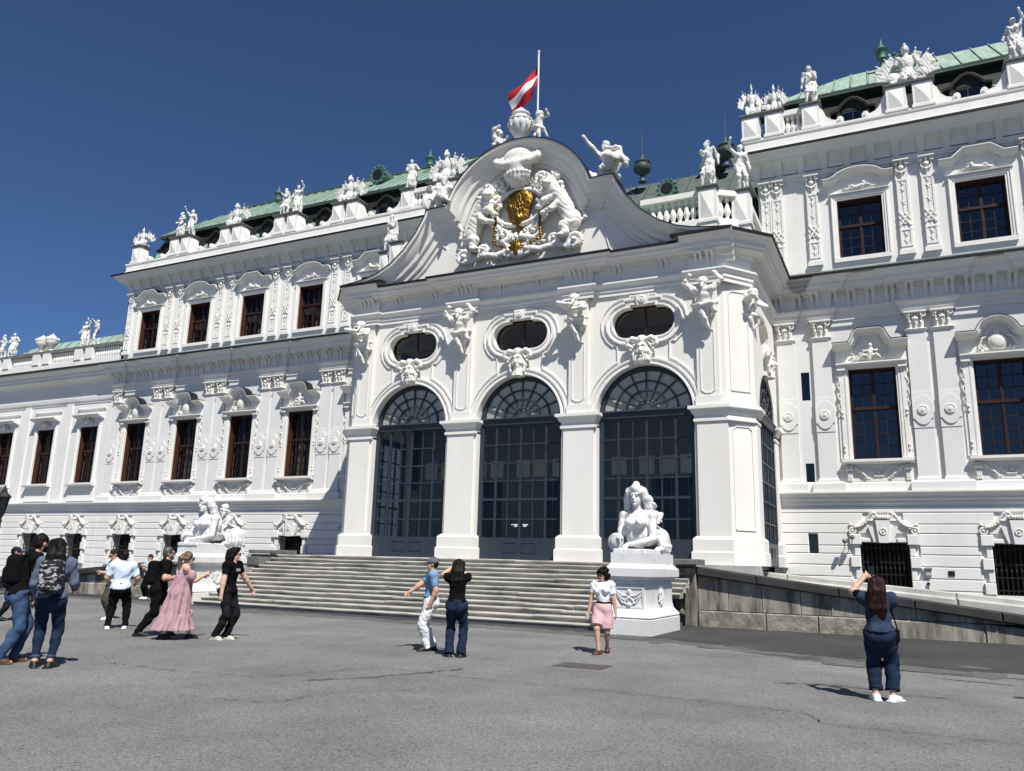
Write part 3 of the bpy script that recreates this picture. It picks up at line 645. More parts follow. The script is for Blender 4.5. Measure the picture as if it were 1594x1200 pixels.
def bay(x,i,root,main,detail):
    if main:
        k='A' if i%2==0 else 'B'; ku='B' if i%2==0 else 'A'
        for (tm,cl,z,up) in ((TL,CL,'lo',0),(TU,CU,'up',1)):
            wn=ob('window',tm,root,(x,YW,0)); panes(wn,cl,x,None if detail else z)
            kk=k if not up else ku
            ob('surround',DR[(kk,up)],wn,(x,YW,0)); ob('hood_lead',LD[(kk,up)],wn,(x,YW,0))
            if up: ob('relief',REL[('up',i%2)],wn,(x,YW-.02,15.34))
            else:
                ob('relief',REL[('lo',i%3 if k=='A' else 1)],wn,(x,YW-.08,8.86)); ob('sill',SIL,wn,(x,YW,0)); ob('apron',APR,wn,(x,YW,0)); [ob('jamb_garland',q_,wn,(x,YW,0)) for q_ in JMB]
            if not detail or up: ob('curtain',CUR[up],wn,(x+(.0 if i%2 else -.75*(1-up)),YW,0))
    else:
        wn=ob('window',TL,root,(x,YW,0)); panes(wn,CL,x,'lo'); ob('surround',SDR,wn,(x,YW,0)); ob('relief',REL[('sd',0)],wn,(x,YW-.06,8.74)); ob('sill',SIL2,wn,(x,YW,0)); ob('curtain',CUR[0],wn,(x-.7,YW,0))
    g=ob('basement_window',BSR,root,(x,YW,0)); ob('grille',GRL,g,(x,YW,0)); ob('scroll_hood',BHD,g,(x,YW,0))
m=mb(); z0,z1=5.4,8.6
m.mould([(-.76,z0),(-.76,z1),(.76,z1),(.76,z0)],[(0,.02),(0,-.06),(.06,-.06),(.08,-.1),(.2,-.1),(.22,.02)],mp=XZ)
m.mould([(-1.12,9.05),(1.12,9.05)],[(0,.02),(0,-.12),(.05,-.16),(.08,-.32),(.14,-.4),(.18,-.46),(.22,-.46),(.23,.02)],mp=XZ); m.box(-1.0,1.0,-.06,.02,8.7,9.06)
m.mould([(-1.2,9.6),(1.2,9.6)],[(0,.02),(0,-.07),(.04,-.1),(.06,.02)],mp=XZ); m.box(-1.1,1.1,-.05,.02,4.4,5.2); SDR=m.me(trim,30)
SIL2=SIL
for i,x in enumerate(RX): bay(x,i,PAL,True,i<2)
for i,x in enumerate(LX): bay(x,i+1,PAL,True,False)
for i,x in enumerate(SX): bay(x,i,SID,False,False)
# slit windows and their glass
for a,b,z0,z1 in SLIT+[(-2.97,.3,2.2,2.86)]:
    m=mb(); m.plate(rect(a,b,z0,z1),[rect(a,b-.06,z0+.03,z1-.03)],YW+.06,YW+.12,back=True); wn=ob('slit_window',m.me(black),PAL); m=mb(); m.plate(rect(a,b-.06,z0+.03,z1-.03),[],YW+.09,YW+.1,sides=False); ob('pane',m.me(gls),wn)
# ---------------------------------------------------------------- roofs of the palace
def roofpanels(root,xa,xb,y0,z0,y1,z1,n,m_,hipl=0,hipr=0):
    "standing-seam copper sheets laid side by side on the slope"
    for i in range(n):
        x0=xa+(xb-xa)*i/n; x1=xa+(xb-xa)*(i+1)/n
        def top(x):
            t=1.
            if hipl and x<xa+hipl: t=min(t,(x-xa)/hipl)
            if hipr and x>xb-hipr: t=min(t,(xb-x)/hipr)
            return (y0+(y1-y0)*t,z0+(z1-z0)*t)
        a,b=top(x0),top(x1); g=.02; j=rnd.uniform(0,.012)
        V=[(x0+g,y0,z0+j),(x1-g,y0,z0+j),(x1-g,b[0],b[1]+j),(x0+g,a[0],a[1]+j)]
        m=mb(); m.add(V+[(p[0],p[1]+.02,p[2]-.05) for p in V],[(0,1,2,3),(0,4,5,1),(1,5,6,2),(3,2,6,7),(0,3,7,4)])
        m.box(x1-.03,x1-.008,y0,y0+.03,z0,z0+.06)
        dx=Vector((0,b[0]-y0,b[1]-z0)); m.add([(x1-.03,y0,z0+.02),(x1,y0,z0+.02),(x1,y0,z0+.075),(x1-.03,y0,z0+.075),(x1-.03,b[0],b[1]+.02),(x1,b[0],b[1]+.02),(x1,b[0],b[1]+.075),(x1-.03,b[0],b[1]+.075)],[(0,1,2,3),(3,2,6,7),(0,3,7,4),(1,5,6,2)])
        ob('roof_sheet',m.me(m_),root)
def mansard(xa,xb,root,hl,hr,n):
    y0,z0,y1,z1=31.15,20.27,34.2,22.72
    m=mb(); m.add([(xa,y0-.02,z0-.03),(xb,y0-.02,z0-.03),(xb-hr,y1,z1-.06),(xa+hl,y1,z1-.06),(xa,y0-.02,z0-.16),(xb,y0-.02,z0-.16),(xa,37.5,z0-.16),(xb,37.5,z0-.16)],[(0,1,2,3),(0,4,5,1),(4,6,7,5),(0,3,6,4),(1,5,7,2)]); ob('roof_deck',m.me(copdark),root)
    roofpanels(root,xa,xb,y0-.05,z0,y1,z1,n,copper,hl,hr)
    m=mb(); i=.22; m.add([(xa+i,30.75,17.9),(xb-i,30.75,17.9),(xb-i,31.5,20.3),(xa+i,31.5,20.3),(xa+i,36,17.9),(xa+i,35.5,20.3),(xb-i,36,17.9),(xb-i,35.5,20.3)],[(0,1,2,3),(0,3,5,4),(1,6,7,2)]); ob('mansard_slope',m.me(darkroof),root)
mansard(XL+.55,-19.2,PAL,3.0,0,34); mansard(-4.0,XR,PAL,3.0,0,20)
m=mb(); m.add([(-39.2,37.3,20.3),(-36.2,34.2,22.9),(-19.2,34.2,22.9),(-19.2,37.3,20.3)],[(0,1,2,3)]); ob('rear_slope',m.me(copper),PAL)
# dormers
def dormer():
    m=mb(); m.box(-.62,.62,-.35,.6,18.1,19.05)
    p=[(-.8,19.0),(-.55,19.05),(-.45,19.2),(-.2,19.42),(0,19.48),(.2,19.42),(.45,19.2),(.55,19.05),(.8,19.0)]
    m.mould(p,[(-.08,-.3),(-.08,-.5),(.0,-.52),(.04,-.5),(.04,1.0)],mp=XZ); m.plate([(-.6,19.0)]+p[1:-1]+[(.6,19.0)],[],-.36,.4)
    m.box(-.58,-.46,-.44,-.3,18.1,19.02); m.box(.46,.58,-.44,-.3,18.1,19.02); m.lathe([(.05,0),(.07,.1),(.03,.2)],(-.52,-.44,19.0),8); m.lathe([(.05,0),(.07,.1),(.03,.2)],(.52,-.44,19.0),8)
    return m.me(darkroof,40)
DOR=dormer(); m=mb(); m.box(-.42,.42,-.372,-.36,18.2,18.92); DGL=m.me(gls); m=mb(); m.box(-.02,.02,-.4,-.36,18.2,18.92); m.box(-.44,.44,-.4,-.36,18.54,18.58); DBR=m.me(black)
gp=mb(); gp.add([(-.36,0,18.1),(.36,0,18.1),(.36,.26,19.0),(.18,.3,19.1),(0,.28,19.05),(-.18,.3,19.1),(-.36,.26,19.0)],[tuple(range(7))]); GPN=gp.me(copper)
for x in RX+LX:
    d=ob('dormer',DOR,PAL,(x,30.95,0)); ob('pane',DGL,d,(x,30.95,0)); ob('glazing_bar',DBR,d,(x,30.95,0))
    for s_ in (-1,1): ob('copper_flashing',GPN,PAL,(x+s_*1.05,30.70,0))
# oculus dormers on the copper slope, ridge finials, mast
def oculus():
    m=mb(); m.lathe([(.30,-.5),(.44,-.52),(.50,-.42),(.46,-.3),(.42,.9)],(0,0,0),16,'y'); 
    for i in range(12): a=2*PI*i/12; m.lathe([(.06,-.07),(.09,0),(.05,.07)],(.48*math.cos(a),-.48,.48*math.sin(a)),6)
    return m.me(finm,40)
OCU=oculus(); m=mb(); m.lathe([(.31,-.525),(.31,-.50)],(0,0,0),16,'y'); OCD=m.me(black)
for x,y,z in ((-24.4,32.9,21.95),(1.15,32.7,21.6)):
    o=ob('oculus_dormer',OCU,PAL,(x,y,z)); ob('pane',OCD,o,(x,y,z))
m=mb(); m.lathe([(.16,0),(.10,.15),(.08,.5),(.12,.55),(.24,.62),(.20,.72),(.24,.95),(.30,1.05),(.34,1.08),(.30,1.12),(.12,1.3),(.04,1.6),(.05,1.65),(.0,1.75)],(0,0,0),14); FIN=m.me(finm,40)
FINS=[(-32.1,33.2,21.7),(-21.6,33.2,21.75),(.45,33.2,22.0)]
for (x,y,z),l in zip(FINS,('green copper finial on the left roof above the paired statues','green copper finial on the roof ridge just left of the gable','green copper finial on the right roof left of the armour trophy')):
    tag(ob('roof_finial',FIN,None,(x,y,z),sc=.85),l,'finial','copper finials on the roof ridges')
m=mb(); m.lathe([(.2,0),(.14,.15),(.1,.35),(.18,.42),(.34,.5),(.42,.62),(.42,.80),(.34,.92),(.38,.96),(.40,1.0),(.26,1.08),(.14,1.2),(.07,1.35),(.06,1.45),(.02,1.5),(.015,2.9)],(0,0,0),16)
for i in range(8): a=2*PI*i/8; m.tube([(.40*math.cos(a),.40*math.sin(a),.95),(.43*math.cos(a),.43*math.sin(a),.7),(.3*math.cos(a),.3*math.sin(a),.5)],.03,5)
LAN=m.me(copdark,40)
for x,l in ((-9.83,'dark lantern-shaped finial with rod behind the reclining lady on the gable'),(-6.03,'dark lantern-shaped finial with rod behind the two balustrade statues')): tag(ob('lantern_finial',LAN,None,(x,33,18.9),sc=.95),l,'finial','lantern finials on the middle roof')
# middle roof behind the portico gable
m=mb(); m.add([(-19.2,31.2,16.55),(-4.3,31.2,16.55),(-4.3,34,19.25),(-19.2,34,19.25)],[(0,1,2,3)]); m.box(-19.2,-4.3,31.2,31.3,16.35,16.55); ob('middle_roof',m.me(slateg),PAL)
m=mb(); m.plate([(-19,12),(-4.4,12),(-4.4,16.5),(-19,16.5)],[],31.5,31.6); ob('middle_wall',m.me(darkroof),PAL)
for i in range(22):
    x=-18.8+i*.65; m=mb(); m.add([(x,31.2,16.56),(x+.035,31.2,16.56),(x+.035,34,19.26),(x,34,19.26),(x,31.17,16.62),(x+.035,31.17,16.62),(x+.035,33.97,19.32),(x,33.97,19.32)],[(4,5,6,7),(0,4,7,3),(1,2,6,5),(0,1,5,4)]); ob('roof_seam',m.me(slateg),PAL)
o=ob('oculus_dormer',OCU,PAL,(-8.3,31.9,17.6),sc=.85); ob('pane',OCD,o,(-8.3,31.9,17.6),sc=.85)
m=mb(); m.box(-7.3,-6.2,33.4,34,19.2,19.55); ob('skylight',m.me(slateg),PAL)
# low wing roof
roofpanels(SID,XS,XL-.4,31.3,13.0,33.4,15.3,16,copper,3.4,0)
m=mb(); m.add([(XS,31.3,12.9),(XL-.1,31.3,12.9),(XL-.1,33.4,15.25),(XS+3.4,33.4,15.25),(XS,30.2,12.4),(XL-.1,30.2,12.4)],[(0,1,2,3),(0,4,5,1)]); ob('roof_deck',m.me(copdark),SID)
# ---- roof parapet: pedestals, scrolls, balusters
def pedestal(w,d,z0,z1):
    m=mb(); m.box(-w/2,w/2,-d/2,d/2,z0,z1-.1); h=(z1-.1-z0)/2-.1; zc=(z0+z1-.1)/2; a=w/2-.08
    m.add([(-a,-d/2-.002,zc-h),(a,-d/2-.002,zc-h),(a,-d/2-.002,zc+h),(-a,-d/2-.002,zc+h),(0,-d/2-.09,zc)],[(0,1,4),(1,2,4),(2,3,4),(3,0,4)])
    m.add([(d/2*0+w/2+.002,-a,zc-h),(w/2+.002,a,zc-h),(w/2+.002,a,zc+h),(w/2+.002,-a,zc+h),(w/2+.07,0,zc)],[(0,1,4),(1,2,4),(2,3,4),(3,0,4)])
    q=[(w/2,-d/2),(-w/2,-d/2),(-w/2,d/2),(w/2,d/2)]; m.mould(q[::1],[(0,z0),(.05,z0),(.05,z0+.1),(0,z0+.14)],closed=True,mp=XY); return m.me(trim)
def lid(w,d,z): m=mb(); m.mould([(w/2,-d/2),(-w/2,-d/2),(-w/2,d/2),(w/2,d/2)],[(-.05,z-.14),(.02,z-.12),(.06,z-.06),(.08,z-.05),(.08,z),(-.3,z+.01)],closed=True,mp=XY); return m.me(coping)
P1=pedestal(.62,.62,18.1,19.2); L1=lid(.62,.62,19.2); P2=pedestal(.66,.66,18.1,19.2); LW=lid(1.55,.66,19.2)
sc_=[(0,18.1),(1.05,18.1),(1.05,18.3)]+[(1.05-.02*i,18.34) for i in range(1)]+[(.72,18.34),(.5,18.40),(.3,18.56),(.16,18.85),(0,19.0)]
m=mb(); m.plate(sc_,[],-.15,.15,back=True); m.lathe([(.16,-.22),(.16,.0)],(.92,0,18.27),16,'y'); m.lathe([(.10,-.25),(.10,0)],(.92,0,18.27),14,'y'); m.lathe([(.045,-.28),(.045,0)],(.92,0,18.27),10,'y'); SCR=m.me(trim,35)
def balmesh(h):
    m=mb(); k=h/.8; m.lathe([(.09,0),(.09,.06*k),(.05,.1*k),(.10,.24*k),(.115,.32*k),(.09,.42*k),(.045,.58*k),(.045,.66*k),(.08,.7*k),(.08,.8*k)],(0,0,0),8); return m.me(trim,40)
BL=balmesh(.78)
def ped(x,pair,scl,scr,y=30.05):
    if pair:
        for s_ in (-1,1): o=ob('parapet_pedestal',P2,PAL,(x+s_*.44,y,0))
        ob('coping',LW,o,(x,y,0)); e=.78
    else: o=ob('parapet_pedestal',P1,PAL,(x,y,0)); ob('coping',L1,o,(x,y,0)); e=.31
    if scl: ob('scroll',SCR,PAL,(x-e,y,0),sc=(-.78,1,1))
    if scr: ob('scroll',SCR,PAL,(x+e,y,0),sc=(.78,1,1))
ped(-4.0,1,0,0); ped(-2.2,0,0,1); ped(1.2,1,1,1); ped(5.05,1,1,1)
for i in range(4): ob('baluster',BL,PAL,(-3.07+i*.19,30.05,18.15))
m=mb(); m.box(-3.25,-2.5,29.85,30.25,18.94,19.14); ob('handrail',m.me(trim),PAL)
for x in (-35.79,-31.95,-28.11,-24.27): ped(x,1,1,1)
ped(-39.35,0,0,1); ped(-20.6,0,1,0); ped(-18.6,1,0,0)
for i in range(5): ob('baluster',BL,PAL,(-20.2+i*.19,30.05,18.15))
m=mb(); m.box(-20.3,-19.3,29.85,30.25,18.94,19.14); ob('handrail',m.me(trim),PAL)
# low wing balustrade
m=mb(); m.box(XS,XL,29.75,30.2,12.3,12.62); ob('attic_plinth',m.me(stucco),SID); m=mb(); m.box(XS,XL,29.78,30.17,13.26,13.46); ob('handrail',m.me(coping),SID)
BS=balmesh(.64); k=0
PX=[-42.7,-46.55,-50.4,-54.2]
for x in PX:
    for s_ in (-1,1): m=mb(); m.box(x+s_*.48-.3,x+s_*.48+.3,29.7,30.22,12.62,13.26); ob('parapet_pedestal',m.me(trim),SID)
x=XL-.2
while x>XS+.2:
    if all(abs(x-p)>.85 for p in PX): ob('baluster',BS,SID,(x,29.97,12.62))
    x-=.2
# ---------------------------------------------------------------- entrance portico
XP=-11.78; YP=24.5; ZL=1.72
HF=7.06; HS=7.81; AC=(-4.46,0,4.46); AR=1.60; ZI=6.42
def px(l): return [(XP+a,b) for a,b in l]
out=[(-HF,ZL)]
for c_ in AC: out+=[(c_-AR,ZL),(c_-AR,ZI)]+arc(c_,ZI,AR,180,0,24)[1:-1]+[(c_+AR,ZI),(c_+AR,ZL)]
out+=[(HF,ZL),(HF,11.4),(-HF,11.4)]
def stadium(c_,z,hl,hh,step=0.,n=10):
    p=arc(c_-hl+hh,z,hh,270,90,n)          # left end, clockwise
    if step: p+=[(c_-hl+hh+.12,z+hh),(c_-hl+hh+.12,z+hh+step),(c_+hl-hh-.12,z+hh+step),(c_+hl-hh-.12,z+hh)]
    p+=arc(c_+hl-hh,z,hh,90,-90,n); return p
OV=[stadium(c_,9.45,1.06,.52,.09) for c_ in AC]
m=mb(); m.plate(px(out),[px(o) for o in OV],YP,YP+.55); ob('front_wall',m.me(warm),POR)
mirY=lambda sg:(lambda u,v,w:(XP+sg*w,u,v))
so_=[(25.25,ZL),(27.55-AR,ZL),(27.55-AR,ZI)]+arc(27.55,ZI,AR,180,0,20)[1:-1]+[(27.55+AR,ZI),(27.55+AR,ZL),(30,ZL),(30,11.4),(25.25,11.4)]
for sg in (1,-1):
    m=mb(); m.plate(so_,[stadium(27.55,9.45,1.06,.52,.09)],HS,HS-.5,mp=mirY(sg)); ob('side_wall',m.me(warm),POR)
    pl=[(XP+sg*a,b) for a,b in ((HF-.25,YP+.012),(HF,YP+.0),(HS,25.25),(HS-.012,25.5),(HF-.25,25.5))]
    m=mb(); m.plate(pl,[],ZL,11.4,mp=XY); ob('canted_corner',m.me(warm),POR)
    d=.7071; cx_,cy_=XP+sg*(HF+HS)/2,(YP+25.25)/2
    for z0,z1 in ((2.75,5.85),(7.0,10.2)):
        m=mb(); T=lambda u,v,w:(cx_+sg*(u*d+w*d),cy_+u*d-w*d,v); m.mould([(-.33,z0),(-.33,z1-.1),(-.22,z1),(.22,z1),(.33,z1-.1),(.33,z0),(-.33,z0)],[(0,-.01),(0,.03),(.03,.03),(.03,-.01)],mp=T,caps=False); ob('corner_panel',m.me(warm),POR)
# piers: bases, shafts, imposts
IMP=[(0,6.0),(.03,6.02),(.03,6.1),(.0,6.12),(.0,6.2),(.06,6.26),(.1,6.36),(.17,6.4),(.17,6.5),(0,6.52)]
BAS=[(0,1.70),(.15,1.70),(.15,2.06),(.11,2.10),(.11,2.44),(.06,2.50),(0,2.54)]
yf=YP-.11
MIDP=[[(XP+c_+.60,24.75),(XP+c_+.60,yf),(XP+c_-.60,yf),(XP+c_-.60,24.75)] for c_ in (-2.23,2.23)]
ENDP=[[(XP+HS,25.97),(XP+HS,25.19),(XP+HF+.06,yf),(XP+6.09,yf),(XP+6.09,24.75)],[(XP-6.09,24.75),(XP-6.09,yf),(XP-HF-.06,yf),(XP-HS,25.19),(XP-HS,25.97)],
  [(XP+HS,30),(XP+HS,29.13)]]
for p in MIDP+ENDP[:2]:
    a,b=min(q[0] for q in p if abs(q[1]-yf)<.01),max(q[0] for q in p if abs(q[1]-yf)<.01)
    m=mb(); m.box(a+.07,b-.07 if b<XP+7 else b-.02,yf+.02,YP+.03,1.74,6.3); o=ob('pier',m.me(warm),POR)
    m=mb(); m.mould(p,BAS,mp=XY); ob('pier_base',m.me(warm,30),o)
    m=mb(); m.mould(p,IMP,mp=XY); ob('impost',m.me(trim,30),o)
for pf,nm in ((IMP,'impost'),(BAS,'pier_base')):
    m=mb(); m.mould([(XP+HS,30),(XP+HS,29.13),(XP+HS-.5,29.13)],pf,mp=XY); ob(nm,m.me(trim,30),POR)
# pilaster strips that carry the atlantes
PXS=[-6.55,-2.23,2.23,6.55]
for c_ in PXS:
    m=mb(); x=XP+c_; m.box(x-.34,x+.34,YP-.13,YP+.02,6.52,10.5); m.box(x-.40,x+.40,YP-.17,YP+.02,6.52,6.80); o=ob('pilaster_strip',m.me(warm),POR)
    m=mb(); m.mould([(x-.2,7.0),(x-.2,8.9),(x+.2,8.9),(x+.2,7.0),(x+.08,6.92),(x-.08,6.92),(x-.2,7.0)],[(0,YP-.12),(0,YP-.155),(.03,YP-.155),(.03,YP-.12)],caps=False); ob('panel_moulding',m.me(trim),o)
# archivolts, oval window frames, linking mouldings
for c_ in AC:
    x=XP+c_
    m=mb(); m.mould(arc(x,ZI,AR,180,0,28),[(0,YP+.02),(0,YP-.10),(.05,YP-.10),(.07,YP-.06),(.13,YP-.06),(.16,YP-.11),(.22,YP-.11),(.24,YP+.01)]); ob('archivolt',m.me(trim,30),POR)
    p=[(XP+a,b) for a,b in stadium(c_,9.45,1.06,.52,.09)]; m=mb(); m.mould(p,[(0,YP+.02),(0,YP-.08),(.05,YP-.08),(.07,YP-.04),(.14,YP-.05),(.16,YP-.10),(.22,YP-.10),(.24,YP+.01)],closed=True); fr=ob('oval_frame',m.me(trim,30),POR)
    m=mb(); m.plate(p,[],YP+.32,YP+.33,sides=False); ob('pane',m.me(glsl),fr); m=mb(); m.box(x-.03,x+.03,YP+.27,YP+.32,8.9,10.08); m.box(x-1.06,x+1.06,YP+.29,YP+.32,9.31,9.335); ob('glazing_bar',m.me(wood),fr)
    m=mb(); m.plate(p,[px(stadium(c_,9.45,1.02,.48,.09))],YP+.22,YP+.34,sides=True); ob('timber_frame',m.me(wood),fr)
    h=arc(0,ZI,1.93,172,116,8)+[(-.86,8.70),(-.98,8.78)]+arc(-.56,9.45,.86,235,105,8)+[(-.62,10.28),(-.42,10.28),(-.42,10.36)]
    p2=[(x+a,b) for a,b in h]+[(x-a,b) for a,b in h[::-1]]
    m=mb(); m.mould(p2,[(0,YP+.01),(0,YP-.05),(.045,YP-.05),(.06,YP+.01)]); ob('panel_moulding',m.me(trim,30),POR)
    m=mb(); m.add([(x-.17,YP-.16,10.02),(x+.17,YP-.16,10.02),(x+.21,YP-.16,10.36),(x-.21,YP-.16,10.36),(x-.17,YP,10.02),(x+.17,YP,10.02),(x+.21,YP,10.36),(x-.21,YP,10.36)],[(0,1,2,3),(1,5,6,2),(3,2,6,7),(0,3,7,4),(0,4,5,1)]); ks=ob('keystone',m.me(trim),POR); ob('medallion',MED,ks,(x,YP-.16,10.19),sc=.75)
# entablature
A_=[(0,10.45),(.05,10.45),(.05,10.57),(.09,10.6),(.09,10.72),(.15,10.76),(.2,10.84),(.2,10.9),(.02,10.93),(.02,11.36)]
CR=[(-.3,11.355),(.02,11.36),(.1,11.4),(.12,11.48),(.45,11.5),(.47,11.58),(.53,11.62),(.54,11.74),(.62,11.8),(.7,11.9),(.75,11.92),(.75,12.0),(.0,12.02)]
CF=[(-.3,11.355),(.02,11.36),(.1,11.4),(.12,11.46),(.4,11.5),(.44,11.58),(.5,11.62),(.52,11.7),(.6,11.76),(.6,11.83),(0,11.86)]
pe=[(XP+HS,30),(XP+HS,25.25),(XP+HF+.05,YP-.02)]
def pst(a,b,y,bl): return steps(XP+a,XP+b,y,[(XP+p-w_,XP+p+w_,.15) for p,w_ in bl])
front=pst(-HF-.05,HF+.05,YP-.02,[(c_,.5) for c_ in PXS])
pw=[(XP-HF-.05,YP-.02),(XP-HS,25.25),(XP-HS,30)]
full=pe[:-1]+[(XP+HF+.05,YP-.17)]+front[2:-2]+[(XP-HF-.05,YP-.17)]+pw[1:]
full=[p for i,p in enumerate(full) if i==0 or (abs(p[0]-full[i-1][0])+abs(p[1]-full[i-1][1]))>.01]
cornice('architrave',full,A_,trim,POR)
cornice('cornice',pe[:-1]+[(XP+HF+.05,YP-.02),(XP+5.85,YP-.02)],CR,warm,POR); cornice('cornice',[(XP-5.85,YP-.02),(XP-HF-.05,YP-.02)]+pw[1:],CR,warm,POR)
for p in (pe[:-1]+[(XP+HF+.05,YP-.02),(XP+5.6,YP-.02)],[(XP-5.6,YP-.02),(XP-HF-.05,YP-.02)]+pw[1:]): m=mb(); m.mould(p,[(.74,11.94),(.80,11.94),(.80,12.03),(.0,12.07)],mp=XY); ob('drip_edge',m.me(black),POR)
cornice('gable_base_cornice',pst(-5.85,5.85,YP-.02,[(0,2.95)]),CF,warm,POR)
m=mb(); m.mould(pst(-5.8,5.8,YP-.02,[(0,2.95)]),[(.59,11.78),(.64,11.78),(.64,11.86),(.0,11.9)],mp=XY); ob('drip_edge',m.me(black),POR)
for c_ in PXS+[-5.2,-3.6,-.75,.75,3.6,5.2]:
    y=YP-.02-(.15 if c_ in PXS else 0)
    for s_ in ((-.17,.17) if c_ in PXS else (0,)): ob('frieze_console',trig,POR,(XP+c_+s_*1.1,y+.0,0),sc=(.8,.8,1))
# gable
G=[(-7.55,12.0),(-6.9,12.06),(-6.3,12.16),(-5.8,12.30),(-5.2,12.60),(-4.6,13.10),(-4.1,13.72),(-3.77,14.30),(-3.68,14.54),(-2.87,14.54)]
ar=[(2.98*math.cos(t),13.67+2.98*math.sin(t)) for t in [R(163-146*i/26) for i in range(27)]]
GP=G+ar+[(-a,b) for a,b in G[::-1]]
def dens(p,n=3):
    o=[]
    for i in range(len(p)-1):
        a,b=p[i],p[i+1]; k=n if math.hypot(a[0]-b[0],a[1]-b[1])<1.2 else 1
        o+=[(a[0]+(b[0]-a[0])*j/k,a[1]+(b[1]-a[1])*j/k) for j in range(k)]
    return o+[p[-1]]
m=mb(); m.plate(px([(-6.9,11.7)]+[(a,b-.1) for a,b in GP[2:-2]]+[(6.9,11.7)]),[],YP-.05,YP+.35,back=True); ob('gable_wall',m.me(warm),POR)
m=mb(); m.mould(px(GP),[(-.86,YP-.02),(-.84,YP-.13),(-.72,YP-.15),(-.70,YP-.24),(-.52,YP-.28),(-.48,YP-.40),(-.34,YP-.44),(-.22,YP-.60),(-.10,YP-.66),(-.08,YP-.76),(0,YP-.78),(0,YP+.35)]); ob('gable_cornice',m.me(warm,28),POR)
m=mb(); m.mould(px(GP),[(.0,YP-.80),(.035,YP-.80),(.035,YP+.4),(0,YP+.4)]); ob('gable_lead',m.me(black),POR)
m=mb(); m.mould(px(GP),[(-.06,YP+.3),(-.04,31.0)],caps=False); ob('gable_roof',m.me(copper,50),POR)
for sg in (-1,1):
    tr=[(sg*5.1,12.05),(sg*3.4,12.05),(sg*3.1,13.15),(sg*3.5,13.5),(sg*5.1,12.05)]
    m=mb(); m.mould(px(tr if sg<0 else tr),[(0,YP-.04),(0,YP-.09),(.05,YP-.09),(.05,YP-.04)],caps=False); ob('gable_panel_moulding',m.me(trim),POR)
# deck and balustrade over the portico
m=mb(); m.plate([(XP-HS,30.5),(XP-HS,25.3),(XP-HF,YP+.1),(XP+HF,YP+.1),(XP+HS,25.3),(XP+HS,30.5)],[],12.1,11.9,mp=XY); ob('deck',m.me(slate),POR)
PB=pedestal(.6,.6,13.15,14.5); LB=lid(.6,.6,14.5)
for sg in (1,-1):
    pts=[(XP+sg*4.0,26.0),(XP+sg*6.4,26.0),(XP+sg*7.4,26.7),(XP+sg*7.4,29.9)]
    for (a,b) in zip(pts[:-1],pts[1:]):
        A,B=Vector(a),Vector(b); L=(B-A).length; d=(B-A)/L; n_=Vector((-d.y,d.x)); m=mb()
        for z0,z1,w_ in ((12.1,13.35,.22),(14.22,14.42,.2)):
            q=[A+n_*w_,A-n_*w_,B-n_*w_,B+n_*w_]; m.plate([(v.x,v.y) for v in q],[],z0,z1,mp=XY,back=True)
        ob('balustrade_rail',m.me(trim),POR)
        for i in range(int((L-.7)/.24)+1):
            p=A+d*(.42+i*.24); ob('baluster',BLP if 'BLP' in globals() else None,POR,(p.x,p.y,13.35)) if False else ob('baluster',BL,POR,(p.x,p.y,13.36),sc=(1.05,1.05,1.1))
    for a in pts[1:3]: o=ob('balustrade_pedestal',PB,POR,(a[0],a[1],0)); m=mb(); m.box(a[0]-.3,a[0]+.3,a[1]-.3,a[1]+.3,12.1,13.16); ob('plinth',m.me(trim),o); ob('coping',LB,o,(a[0],a[1],0))
